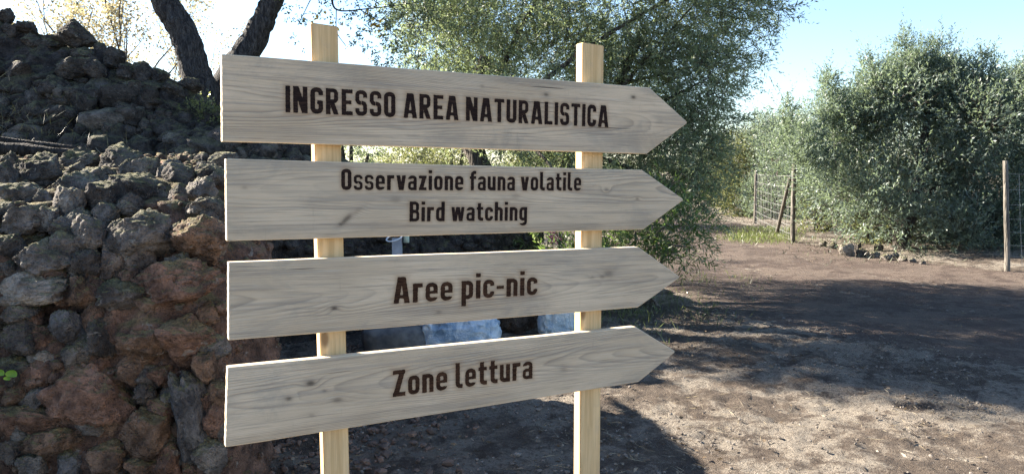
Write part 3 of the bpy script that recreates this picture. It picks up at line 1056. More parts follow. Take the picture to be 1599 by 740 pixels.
# oaks on the terrace
def oak(label, path, crown_spec, y):
    t = thing("oak_tree", label, "oak tree", tuple(path[0][0]))
    return t
o1p = [(322, 200, 27), (318, 150, 24), (302, 100, 22), (290, 60, 21), (272, 25, 21), (250, -15, 18), (236, -60, 16), (240, -130, 13)]
o2p = [(330, 200, 25), (338, 160, 22), (362, 115, 21), (392, 70, 20), (412, 30, 17), (428, -5, 15), (440, -50, 14), (448, -110, 12)]
OAKY = 10.0
oak_t = []
for lab, pp, yy in (("dark oak trunk leaning left on the terrace, between the rubble crest and the sign", o1p, OAKY),
                    ("dark oak trunk leaning right, rising behind the top left corner of the sign", o2p, OAKY + 0.35)):
    s = yy / FPX
    path = [(at(px, py, yy), r * s) for px, py, r in pp]
    t = thing("oak_tree", lab, "oak tree", tuple(path[0][0]))
    top = path[-1][0]
    lobes = []
    for k in range(18 if not oak_t else 10):
        c = top + Vector((random.uniform(-2.3, 0.9 if not oak_t else -0.2), random.uniform(0.15, 0.95) - (0.45 if oak_t else 0), random.uniform(-0.6, 1.4)))
        r = random.uniform(.5, .8)
        c.z = max(c.z, EYE + 0.222 * c.y + r * 1.15)
        lobes.append((tuple(c), (r, r, r * .8)))
    limb_tubes("trunk", [path] + limbs_to(lobes, path[-1][0], 0.07, 8, 0.4), M_BARK, t, 14, 0.07)
    crown("crown", lobes, 250, 9, M_OAK, t, (0.08, 0.12), 0.07, (0.2, 0.4))
    oak_t.append((t, path, lobes))
# the oak spray that hangs into the picture beside the left post
t2 = oak_t[1][0]
hy = 8.4
limb_tubes("branch", [[(oak_t[1][1][-1][0], 0.035), (at(490, -70, hy), 0.022), (at(515, -10, hy), 0.014), (at(527, 16, hy), 0.009), (at(575, 14, hy), 0.006), (at(640, 6, hy), 0.004)],
                      [(at(525, 14, hy), 0.006), (at(526, 50, hy), 0.005), (at(540, 72, hy), 0.003)],
                      [(at(560, 14, hy), 0.006), (at(600, 40, hy), 0.004), (at(630, 70, hy), 0.003)],
                      [(at(500, -30, hy), 0.008), (at(480, 10, hy), 0.005), (at(465, 40, hy), 0.003)]], M_BARK, t2, 6, 0.05)
spr = [(455, 12, 16, 9), (470, 30, 14, 8), (495, 18, 16, 8), (466, 60, 10, 4), (520, 35, 8, 4), (545, 12, 18, 14), (570, 30, 22, 22), (600, 25, 26, 34), (560, 60, 16, 12),
       (590, 75, 24, 28), (620, 55, 28, 40), (640, 90, 26, 34), (610, 100, 18, 20), (650, 30, 30, 40), (560, -10, 30, 30), (610, -20, 34, 40), (500, -15, 24, 16)]
B, D, Ls = [], [], []
for px, py, r, n in spr:
    for _ in range(n):
        c = at(px + random.gauss(0, r * .6), py + random.gauss(0, r * .6), hy + random.uniform(-.4, .5))
        B.append(tuple(c)); D.append((random.gauss(0, 1), random.gauss(0, 1), random.gauss(-.3, .7))); Ls.append(random.uniform(.06, .14))
B, D, Ls = np.array(B), np.array(D), np.array(Ls)
D /= np.linalg.norm(D, axis=1)[:, None]
pos, ld, L, Wd = shoot_leaves(B, D, Ls, 6, (0.03, 0.05), 0.022)
obj("hanging_foliage", leaves_mesh("hanging_foliage", pos - np.array(t2.location), ld, L, Wd, RNG.random(len(pos))), M_OAK, t2)
B = np.array([tuple(at(px + random.gauss(0, 7), py + random.gauss(0, 5), hy)) for px, py in ((490, 22),) * 8 + ((582, 42),) * 14 + ((518, 33),) * 4 + ((570, 20),) * 3 + ((600, 48),) * 5])
d = RNG.normal(size=B.shape)
M_YEL = mat_leaf("yellow_oak_leaf", (0.45, 0.26, 0.05), (0.62, 0.42, 0.10), 0.5, (0.75, 0.5, 0.1))
obj("yellow_leaves", leaves_mesh("yellow_leaves", B - np.array(t2.location), d, np.full(len(B), .06), np.full(len(B), .035), RNG.random(len(B))), M_YEL, t2)

# slender autumn trees behind the terrace
def slender(label, px, y, htop, seed):
    rnd = random.Random(seed)
    b0 = at(px, 262, y)
    b0.z = 0.3
    t = thing("slender_tree", label, "tree", tuple(b0), "slender autumn trees behind the terrace")
    mb = MB()
    tips = []
    def grow(p, d, ln, r, lvl):
        n = 5
        pts, q, dd = [p], p.copy(), d.copy()
        for _ in range(n):
            dd = (dd + Vector((rnd.gauss(0, .10), rnd.gauss(0, .10), rnd.gauss(.05, .05)))).normalized()
            q = q + dd * ln / n
            pts.append(q.copy())
        mb.tube([a - b0 for a in pts], [r * (1 - .6 * i / n) for i in range(n + 1)], 6 if lvl < 2 else 4, 0, False)
        if lvl >= 2:
            for a in pts[2:]:
                tips.append((a, dd))
        if lvl < 4:
            for k in range(rnd.choice((3, 3, 4)) if lvl else 6):
                i = rnd.randint(2 if lvl else 1, n)
                sd = Vector((rnd.gauss(0, 1), rnd.gauss(0, 1), rnd.uniform(-.1, .9))).normalized()
                grow(pts[i], (dd * 0.75 + sd * 0.75).normalized(), ln * rnd.uniform(.42, .62), r * (1 - .6 * i / n) * .62, lvl + 1)
    grow(b0, Vector((rnd.uniform(-.08, .08), 0, 1)), htop * .62, htop * 0.014, 0)
    mb.build("trunk", M_TWIG, t)
    B, D = [], []
    for a, dd in tips:
        for _ in range(1 if rnd.random() < .7 else 3):
            B.append((a.x + rnd.gauss(0, .09), a.y + rnd.gauss(0, .09), a.z + rnd.gauss(0, .09)))
            D.append((rnd.gauss(0, 1), rnd.gauss(0, 1), rnd.gauss(-.5, .8)))
    B, D = np.array(B), np.array(D)
    n = len(B)
    obj("crown", leaves_mesh("crown", B - np.array(b0), D, RNG.uniform(.05, .09, n), RNG.uniform(.035, .055, n), RNG.random(n)), M_AUTUMN, t)
slender("slender autumn tree with yellow leaves at the far left above the rubble crest", 95, 17, 5.2, 1)
slender("tall slender autumn tree with a straight pale trunk above the crest boulder", 158, 16, 6.0, 2)
slender("fan shaped thin autumn tree left of the leaning oak trunk", 195, 18, 5.4, 3)
slender("thin bare branched tree just left of the leaning oak trunk", 238, 17, 5.0, 4)
slender("autumn tree behind and right of the left leaning oak trunk", 300, 19, 6.0, 5)

# ivy lit by sun beside the top board
iv = thing("ivy_clump", "small sunlit ivy clump on the terrace at the left end of the top board", "ivy", tuple(at(330, 186, 8.2)))
crown("foliage", [(tuple(at(px, py, 8.2)), (.16, .16, .11)) for px, py in ((312, 178), (330, 183), (345, 188), (325, 172))], 900, 7, M_SHRUB, iv, (0.03, 0.05), 0.03, (0.06, 0.12))

# ------------------------------------------------------------------ fences by the track
M_WIRE = mat_simple("galvanised_wire", (0.26, 0.26, 0.25), (0.42, 0.42, 0.40), 40, 0.5, 0.1)
def fence_post(parent, base, top, r):
    o = Vector(parent.location)
    pts = [base.lerp(top, k / 8) + Vector((random.uniform(-.006, .006), 0, 0)) for k in range(9)]
    mb = MB()
    mb.tube([p - o for p in pts], [r * (1.05 - .015 * k) for k in range(9)], 12, 0.04)
    return mb.build("post", M_FPOST, parent)
def wires(parent, a0, a1, b0, b1, nh, nv, name="wire_mesh"):
    o = Vector(parent.location)
    mb = MB()
    for i in range(nh):
        t_ = (i / (nh - 1)) ** 1.2
        p, q = a0.lerp(a1, t_), b0.lerp(b1, t_)
        pts = [p.lerp(q, k / 8) + Vector((0, 0, -0.03 * math.sin(math.pi * k / 8) + random.uniform(-.008, .008))) - o for k in range(9)]
        mb.tube(pts, [0.0032] * 9, 4, 0, False)
    for i in range(1, nv):
        t_ = (i + random.uniform(-.2, .2)) / nv
        p, q = a0.lerp(b0, t_), a1.lerp(b1, t_)
        mb.tube([p - o, p.lerp(q, .5) + Vector((random.uniform(-.02, .02), 0, -.02)) - o, q - o], [0.003] * 3, 4, 0, False)
    return mb.build(name, M_WIRE, parent)
pA = ground_at(1238, 378); pA.z = gh(pA.x, pA.y)
yA = pA.y
topA = at(1240, 256, yA)
pB = Vector((6.95, 22.5, 0)); pB.z = gh(pB.x, pB.y)
f1 = thing("wire_fence", "wire mesh fence with a round post and leaning brace at the bend of the track", "fence", tuple(pA))
fence_post(f1, pA - Vector((0, 0, .15)), topA, 0.05)
topB = pB + Vector((0, 0, 1.5))
fence_post(f1, pB - Vector((0, 0, .15)), topB, 0.045)
pC = Vector((7.6, 28, gh(7.6, 28)))
wires(f1, pA + Vector((0, 0, .05)), topA - Vector((0, 0, .25)), pB + Vector((0, 0, .05)), topB - Vector((0, 0, .1)), 8, 22)
br0 = pA.lerp(pB, 0.38)
mb = MB()
o = Vector(f1.location)
br1 = at(1234, 280, yA) + Vector((0, 0.04, 0))
mb.tube([br0 - o + Vector((0, 0, -.1)), br0.lerp(br1, .5) - o + Vector((0, 0, -.03)), br1 - o], [.045, .04, .035], 9, 0.05)
mb.build("brace", M_FPOST, f1)
pD = ground_at(1574, 428); pD.z = gh(pD.x, pD.y)
topD = at(1570, 251, pD.y)
f2 = thing("wire_fence", "wire fence with a grey round post at the right edge, before the bushy olive", "fence", tuple(pD))
fence_post(f2, pD - Vector((0, 0, .15)), topD, 0.038)
pE = pD + Vector((2.6, -1.2, 0)); pE.z = gh(pE.x, pE.y)
fence_post(f2, pE - Vector((0, 0, .15)), pE + Vector((0, 0, 1.75)), 0.055)
wires(f2, pD + Vector((0, 0, .1)), topD - Vector((0, 0, .2)), pE + Vector((0, 0, .1)), pE + Vector((0, 0, 1.55)), 8, 14)

# stones along the track edge
edge = [(1322, 392, 20, 22, PALE), (1345, 396, 16, 14, GREY), (1338, 386, 12, 14, DARK), (1363, 398, 18, 13, PALE), (1384, 402, 16, 12, GREY), (1398, 400, 14, 12, PALE),
        (1410, 404, 13, 12, GREY), (1300, 385, 14, 12, DARK), (1285, 380, 12, 9, GREY), (1424, 407, 12, 9, PALE), (1372, 388, 15, 12, DARK), (1440, 410, 10, 8, GREY)]
names = ["pale upright lava stone, tallest of the row beneath the bushy olive", "grey stone just right of the tallest stone at the track edge", "dark stone half hidden behind the tallest stone at the track edge",
         "broad pale stone near the middle of the row beneath the bushy olive", "grey stone right of the broad pale stone at the track edge", "round pale stone left of the olive trunk foot",
         "grey stone touching the olive trunk foot on the left", "dark low stone leftmost but one in the row at the track edge", "small grey stone at the left end of the row at the track edge",
         "small pale stone right of the olive trunk foot", "dark stone behind the broad pale stone at the track edge", "smallest grey stone at the right end of the row by the olive trunk"]
for k, (px, py, w, hh, col) in enumerate(edge):
    p = ground_at(px, py + hh * .5)
    s = p.y / FPX
    z0 = gh(p.x, p.y)
    ob = rock_obj("track_stone", ROCKS[(k * 7) % 8], (p.x, p.y, z0 + hh * s * .42), (w * s * .6, w * s * .5, hh * s * .6), (random.uniform(-.2, .2), random.uniform(-.2, .2), random.uniform(0, 6)), col)
    tag(ob, names[k], "stone", "stones along the track edge")

# ------------------------------------------------------------------ things lying behind the sign
def lump(name, c, half, seed, mat, wr=0.12, sub=5, parent=None):
    rng = np.random.default_rng(seed)
    bm = bmesh.new()
    bmesh.ops.create_icosphere(bm, subdivisions=sub, radius=1)
    me = bpy.data.meshes.new(name)
    bm.to_mesh(me); bm.free()
    v = np.empty(len(me.vertices) * 3, np.float32)
    me.vertices.foreach_get("co", v)
    v = v.reshape(-1, 3).astype(float)
    v = np.sign(v) * np.abs(v) ** 0.62
    off = rng.random(3) * 30
    rid = 1 - np.abs(fbm(v * 2.0 + off, 4, 0.6)) * 2
    v *= (1 + wr * (rid - 0.5) + 0.12 * fbm(v * 1.0 + off, 2))[:, None]
    v *= np.array(half)
    v[:, 2] = np.maximum(v[:, 2], -half[2] * 0.85)
    me.vertices.foreach_set("co", v.astype(np.float32).ravel())
    me.polygons.foreach_set("use_smooth", [True] * len(me.polygons))
    me.update()
    return obj(name, me, mat, parent, c)
def mat_plastic(name, c0, c1, rough=0.3):
    m, nt, bs, out = new_mat(name)
    b = NB(nt)
    oc = coords(b)
    n = b.noise(oc, 7, 5, 0.6, 1.2)
    b.link(b.mix(b.ramp(n, .35, .65), c0, c1), bs.inputs['Base Color'])
    bs.inputs['Roughness'].default_value = rough
    bs.inputs['Specular IOR Level'].default_value = 0.5
    b.link(b.bump(b.noise(oc, 16, 5, .65, 1.5), 0.7, 0.03), bs.inputs['Normal'])
    return m
M_BLUE = mat_plastic("blue_plastic", (0.22, 0.32, 0.44), (0.56, 0.62, 0.67))
M_WHITEP = mat_plastic("white_plastic", (0.42, 0.50, 0.56), (0.70, 0.70, 0.66))
p = ground_at(716, 548)
tag(lump("plastic_bag", (p.x, p.y, gh(p.x, p.y) + .15), (0.34, 0.24, 0.19), 3, M_BLUE, 0.2), "crumpled blue plastic bag on the ground, seen between the two lowest boards", "plastic bag")
p = ground_at(872, 525)
tag(lump("plastic_sack", (p.x, p.y, gh(p.x, p.y) + .17), (0.19, 0.17, 0.21), 9, M_WHITEP, 0.16), "whitish plastic sack with a blue streak, left of the right post", "plastic sack")
M_SLAB = mat_simple("grey_basalt", (0.07, 0.07, 0.075), (0.15, 0.145, 0.14), 9, 0.8, 0.4, 0.01)
p = ground_at(620, 552)
tag(lump("stone_block", (p.x, p.y, gh(p.x, p.y) + .12), (0.28, 0.22, 0.16), 5, M_SLAB, 0.03), "smooth long grey stone block left of the blue plastic bag", "stone block")
p = ground_at(806, 520)
tag(rock_obj("boulder", ROCKS[3], (p.x, p.y + .1, gh(p.x, p.y) + .16), (.26, .2, .25), (0, 0, 1), (0.105, 0.082, 0.066)), "rough brown boulder between the blue bag and the whitish sack", "boulder")
# small grey marker post with a white ring and a pale green jar
p = ground_at(622, 523)
M_GREYP = mat_simple("grey_paint", (0.30, 0.32, 0.36), (0.40, 0.42, 0.46), 15, 0.5, 0.1)
M_RING = mat_simple("white_cord", (0.62, 0.64, 0.66), (0.75, 0.76, 0.78), 30, 0.6, 0.2)
M_JAR = mat_simple("pale_green_plastic", (0.42, 0.55, 0.46), (0.55, 0.66, 0.56), 20, 0.4, 0.1)
mk = thing("marker_post", "small grey post with a white ring and pale green jar, between the middle boards", "post", (p.x, p.y, gh(p.x, p.y)))
topz = at(622, 372, p.y).z - mk.location.z
mb = MB(); mb.box((-.045, -.03, -.1), (.045, .03, topz)); mb.build("post", M_GREYP, mk, False)
mb = MB()
mb.tube([Vector((-.02 + .075 * math.cos(a), -.04 + .03 * math.sin(a), topz + .01 + .035 * math.sin(a * 1 + .6))) for a in np.linspace(0, 2 * math.pi, 25)], [.008] * 25, 6, 0, False)
mb.build("ring", M_RING, mk)
mb = MB()
mb.tube([Vector((.09, -.01, topz - .04)), Vector((.09, -.01, topz + .07)), Vector((.09, -.01, topz + .085)), Vector((.09, -.01, topz + .11))], [.028, .028, .016, .016], 14)
mb.build("jar", M_JAR, mk)

# ------------------------------------------------------------------ the wooden sign
ALPHA = math.radians(28.0)
dvec = Vector((math.cos(ALPHA), math.sin(ALPHA), 0))
nvec = Vector((math.sin(ALPHA), -math.cos(ALPHA), 0))
Zv = Vector((0, 0, 1))
P_REF = at(350, 390, 1.84)                     # left end of the boards, 1.84 m away: boards come out 20 cm wide

def on_plane(px, py, back=0.0):
    d = ray(px, py)
    q = P_REF - nvec * back
    E = Vector((0, 0, EYE))
    t_ = (q - E).dot(nvec) / d.dot(nvec)
    return E + d * t_

def loc2(p):
    """plane coordinates along the board, up"""
    r = p - P_REF
    return np.array([r.dot(dvec), r.z])

sign_base = P_REF + dvec * 0.5 - nvec * 0.06
sign_base.z = gh(sign_base.x, sign_base.y)
sign = thing("wooden_signpost", "two pale posts carrying four grey wooden arrow boards that point right", "signpost", tuple(sign_base))
sign.rotation_euler = (0, 0, ALPHA)
S_INV = (Matrix.Translation(sign.location) @ Matrix.Rotation(ALPHA, 4, 'Z')).inverted()

# glyphs as distance fields: condensed engineering lettering
ST = 0.19
def g_box(x0, y0, x1, y1):
    return lambda X, Y: np.maximum(np.maximum(x0 - X, X - x1), np.maximum(y0 - Y, Y - y1))
def g_ring(x0, y0, x1, y1, r, s=ST):
    def f(X, Y):
        cx, cy, hw, hh = (x0 + x1) / 2, (y0 + y1) / 2, (x1 - x0) / 2, (y1 - y0) / 2
        qx, qy = np.abs(X - cx) - (hw - r), np.abs(Y - cy) - (hh - r)
        d = np.hypot(np.maximum(qx, 0), np.maximum(qy, 0)) + np.minimum(np.maximum(qx, qy), 0) - r
        return np.abs(d + s / 2) - s / 2
    return f
def g_sh(xt, xb, hw, y0, y1):
    def f(X, Y):
        c = (xb + (xt - xb) * (Y - y0) / (y1 - y0))
        k = 1 / math.hypot(1, (xt - xb) / (y1 - y0))
        return np.maximum((np.abs(X - c) - hw) * k, np.maximum(y0 - Y, Y - y1))
    return f
def U(*fs):
    return lambda X, Y: np.minimum.reduce([f(X, Y) for f in fs])
def I(*fs):
    return lambda X, Y: np.maximum.reduce([f(X, Y) for f in fs])
def N(f):
    return lambda X, Y: -f(X, Y)
BIG = 9.0
def xgt(a): return g_box(a, -BIG, BIG, BIG)
def xlt(a): return g_box(-BIG, -BIG, a, BIG)
def ygt(a): return g_box(-BIG, a, BIG, BIG)
def ylt(a): return g_box(-BIG, -BIG, BIG, a)
s = ST
XH = 0.73
G = {
 'I': (s, g_box(0, 0, s, 1)),
 'N': (.54, U(g_box(0, 0, s, 1), g_box(.54 - s, 0, .54, 1), g_sh(.11, .43, .11, 0, 1))),
 'G': (.49, U(I(g_ring(0, 0, .49, 1, .22), N(g_box(.25, .50, BIG, .70))), g_box(.25, .36, .49, .52))),
 'R': (.51, U(g_box(0, 0, s, 1), I(g_ring(-.3, .42, .48, 1, .2, .17), xgt(0)), g_sh(.22, .40, .105, 0, .5))),
 'E': (.44, U(g_box(0, 0, s, 1), g_box(0, .83, .44, 1), g_box(0, .42, .40, .58), g_box(0, 0, .44, .17))),
 'S': (.48, U(I(g_ring(0, .415, .48, 1, .21, .175), N(g_box(.24, -BIG, BIG, .70))), I(g_ring(0, 0, .48, .59, .21, .175), N(g_box(-BIG, .30, .24, BIG))))),
 'O': (.48, g_ring(0, 0, .48, 1, .22)),
 'A': (.58, U(g_sh(.245, .10, .10, 0, 1), g_sh(.335, .48, .10, 0, 1), g_box(.14, .18, .44, .33))),
 'T': (.48, U(g_box(0, .83, .48, 1), g_box(.145, 0, .335, 1))),
 'U': (.49, I(g_ring(0, 0, .49, 1.5, .22), ylt(1))),
 'L': (.42, U(g_box(0, 0, s, 1), g_box(0, 0, .42, .17))),
 'C': (.48, I(g_ring(0, 0, .48, 1, .22), N(g_box(.25, .33, BIG, .67)))),
 'B': (.49, U(g_box(0, 0, s, 1), I(g_ring(-.3, .435, .47, 1, .2, .165), xgt(0)), I(g_ring(-.3, 0, .49, .58, .2, .165), xgt(0)))),
 'Z': (.48, U(g_box(0, .83, .48, 1), g_box(0, 0, .48, .17), g_sh(.37, .11, .11, 0.05, .95))),
 'o': (.45, g_ring(0, 0, .45, XH, .21, .175)),
 's': (.42, U(I(g_ring(0, .29, .42, XH, .17, .145), N(g_box(.21, -BIG, BIG, .51))), I(g_ring(0, 0, .42, .435, .17, .145), N(g_box(-BIG, .22, .21, BIG))))),
 'e': (.45, U(I(g_ring(0, 0, .45, XH, .21, .175), N(g_box(.22, .17, BIG, .30))), g_box(.1, .29, .44, .42))),
 'r': (.36, U(g_box(0, 0, s, XH), I(g_ring(0, 0, .55, XH, .21, .175), ygt(.5), xlt(.36)))),
 'v': (.48, U(g_sh(.10, .215, .10, 0, XH), g_sh(.38, .265, .10, 0, XH))),
 'a': (.44, U(g_ring(0, 0, .44, .45, .17, .15), g_box(.44 - .18, 0, .44, .5), I(g_ring(0, 0, .44, XH, .2, .165), ygt(.4), N(g_box(-BIG, -BIG, .2, .54))))),
 'z': (.40, U(g_box(0, XH - .16, .40, XH), g_box(0, 0, .40, .16), g_sh(.29, .11, .11, .04, XH - .04))),
 'i': (s, U(g_box(0, 0, s, XH), g_box(0, .83, s, 1.0))),
 'n': (.45, U(g_box(0, 0, s, XH), I(g_ring(0, -.5, .45, XH, .21, .18), ygt(0)))),
 'f': (.35, U(I(g_ring(.06, -.5, .6, 1, .21, .18), ygt(0), xlt(.25)), I(g_ring(.06, .3, .6, 1, .21, .175), ygt(.78), xlt(.36)), g_box(0, .575, .36, XH))),
 'u': (.45, U(g_box(.45 - s, 0, .45, XH), I(g_ring(0, 0, .45, 1.2, .21, .18), ylt(XH)))),
 'l': (.30, I(g_ring(0, 0, .6, 1.6, .21, .185), ylt(1), U(xlt(.2), I(ylt(.2), xlt(.30))))),
 't': (.36, U(I(g_ring(.06, 0, .66, 1.6, .21, .185), ylt(.93), U(xlt(.26), I(ylt(.2), xlt(.37)))), g_box(0, .575, .36, XH))),
 'd': (.45, U(g_ring(0, 0, .45, XH, .21, .175), g_box(.45 - s, 0, .45, 1))),
 'w': (.70, U(g_sh(.09, .19, .09, 0, XH), g_sh(.33, .22, .085, 0, XH), g_sh(.37, .48, .085, 0, XH), g_sh(.61, .51, .09, 0, XH))),
 'c': (.43, I(g_ring(0, 0, .44, XH, .21, .175), N(g_box(.23, .26, BIG, .47)))),
 'h': (.45, U(g_box(0, 0, s, 1), I(g_ring(0, -.5, .45, XH, .21, .18), ygt(0)))),
 'g': (.45, U(g_ring(0, 0, .45, XH, .21, .175), g_box(.45 - s, 0, .45, XH), I(g_ring(0, -.26, .45, .6, .21, .175), ylt(.1), N(g_box(-BIG, -.12, .2, BIG))))),
 'p': (.45, U(g_ring(0, 0, .45, XH, .21, .175), g_box(0, -.26, s, XH))),
 '-': (.30, g_box(0, .33, .30, .47)),
}
def layout(text, gap=0.085, space=0.31):
    x, out = 0.0, []
    for ch in text:
        if ch == ' ':
            x += space - gap
            continue
        w, f = G[ch]
        out.append((ch, x))
        x += w + gap
    return out, x - gap

def glyph_mesh(ch, res=0.018):
    """marching squares of the glyph's distance field -> verts (2d), polygons"""
    w, f = G[ch]
    xs_ = np.arange(-0.05, w + 0.05 + res, res)
    ys_ = np.arange(-0.32, 1.06 + res, res)
    X, Y = np.meshgrid(xs_, ys_)
    nzv = pnoise(np.stack([X * 14 + ord(ch), Y * 14, X * 0], -1)) * 0.02
    Dv = f(X, Y) + nzv + 0.010
    verts, polys, cache = [], [], {}
    def vert(key, p):
        if key not in cache:
            cache[key] = len(verts)
            verts.append(p)
        return cache[key]
    ny_, nx_ = Dv.shape
    for j in range(ny_ - 1):
        for i in range(nx_ - 1):
            c = [(i, j), (i + 1, j), (i + 1, j + 1), (i, j + 1)]
            v = [Dv[b, a] for a, b in c]
            if min(v) > 0:
                continue
            poly = []
            for k in range(4):
                (a0, b0), (a1, b1) = c[k], c[(k + 1) % 4]
                v0, v1 = v[k], v[(k + 1) % 4]
                if v0 <= 0:
                    poly.append(vert((a0, b0), (xs_[a0], ys_[b0])))
                if (v0 <= 0) != (v1 <= 0):
                    t_ = v0 / (v0 - v1)
                    key = (min((a0, b0), (a1, b1)), max((a0, b0), (a1, b1)))
                    poly.append(vert(key, (xs_[a0] + (xs_[a1] - xs_[a0]) * t_, ys_[b0] + (ys_[b1] - ys_[b0]) * t_)))
            if len(poly) >= 3:
                polys.append(poly)
    return verts, polys
GCACHE = {}

def mat_burn(name, c0, c1):
    m, nt, bs, out = new_mat(name)
    b = NB(nt)
    oc = coords(b)
    n = b.noise(b.mapping(oc, (30, 30, 260)), 1.0, 4, 0.65)
    n2 = b.noise(oc, 18, 3)
    c = b.mix(b.ramp(n, .35, .7), c0, c1)
    c = b.mix(b.math('MULTIPLY', b.ramp(n2, .4, .7), .4), c, c0)
    b.link(c, bs.inputs['Base Color'])
    bs.inputs['Roughness'].default_value = 0.9
    bs.inputs['Specular IOR Level'].default_value = 0.1
    b.link(b.bump(n, .4, .002), bs.inputs['Normal'])
    return m
M_BURN1 = mat_burn("charred_black", (0.012, 0.008, 0.008), (0.045, 0.026, 0.019))
M_BURN2 = mat_burn("charred_brown", (0.022, 0.011, 0.007), (0.085, 0.042, 0.024))

BOARD_T = 0.026
BOARDS = [
 dict(c=[(347.5, 85.5), (1013.5, 137.5), (1073, 191.5), (1010, 239.5), (348.5, 220)], lab="top arrow board reading INGRESSO AREA NATURALISTICA",
      text=[("INGRESSO AREA NATURALISTICA", (445.5, 176), (950, 199.5), (445.5, 133.5))], burn=1, cath=(0.18, 8.5, -0.01, 1),
      knots=[(989, 152, .007, 1.0), (853, 148, .006, .9), (753, 135, .005, .4), (1030, 190, .012, .25)]),
 dict(c=[(354, 249), (1002.5, 266.5), (1067, 312), (1005, 357.2), (355.6, 375.3)], lab="second arrow board reading Osservazione fauna volatile and Bird watching",
      text=[("Osservazione fauna volatile", (532.5, 297), (907.3, 298.2), (532.5, 263.4)), ("Bird watching", (639, 346.2), (823, 344.6), (639, 314.5))], burn=1, cath=(0.9, 5.0, 0.03, -1),
      knots=[(540, 343, .0085, .85, .72), (556, 331, .009, .35, .62), (532, 350, .005, .9), (618, 312, .012, .35), (947, 296, .006, .6), (995, 310, .004, .6), (382, 293, .006, .35), (805, 307, .012, .35)]),
 dict(c=[(358.4, 410.5), (997, 386.5), (1061, 433), (996, 479), (358.4, 530)], lab="third arrow board reading Aree pic-nic",
      text=[("Aree pic-nic", (613.7, 474.6), (838.7, 460.2), (613.7, 432.5))], burn=2, cath=(0.36, 9.0, -0.004, 1),
      knots=[(522, 481, .007, 1.0), (950, 427, .014, .55), (941, 432, .008, .5), (685, 487, .006, .5), (925, 433, .005, .4)]),
 dict(c=[(356.8, 574.5), (993, 511.2), (1054, 549), (997, 595.5), (353.5, 697)], lab="bottom arrow board reading Zone lettura",
      text=[("Zone lettura", (613, 619.8), (831.5, 590.5), (613, 578.2))], burn=2, cath=(0.28, 8.0, 0.01, -1),
      knots=[(485, 598, .009, 1.0), (527, 624, .010, .6), (451, 622, .006, .9), (507, 610, .004, .5), (487, 648, .006, .35), (880, 576, .010, .3)]),
]
def sd_poly(P, X, Y):
    """signed distance-like inside test for a convex polygon, vertices in clockwise or ccw order"""
    d = np.full(X.shape, -1e9)
    P = np.array(P)
    area = 0
    for a, b_ in zip(P, np.roll(P, -1, 0)):
        area += a[0] * b_[1] - b_[0] * a[1]
    sg = 1 if area > 0 else -1
    for a, b_ in zip(P, np.roll(P, -1, 0)):
        e = b_ - a
        nrm = np.array([e[1], -e[0]]) * sg / np.hypot(*e)
        d = np.maximum(d, (X - a[0]) * nrm[0] + (Y - a[1]) * nrm[1])
    return d

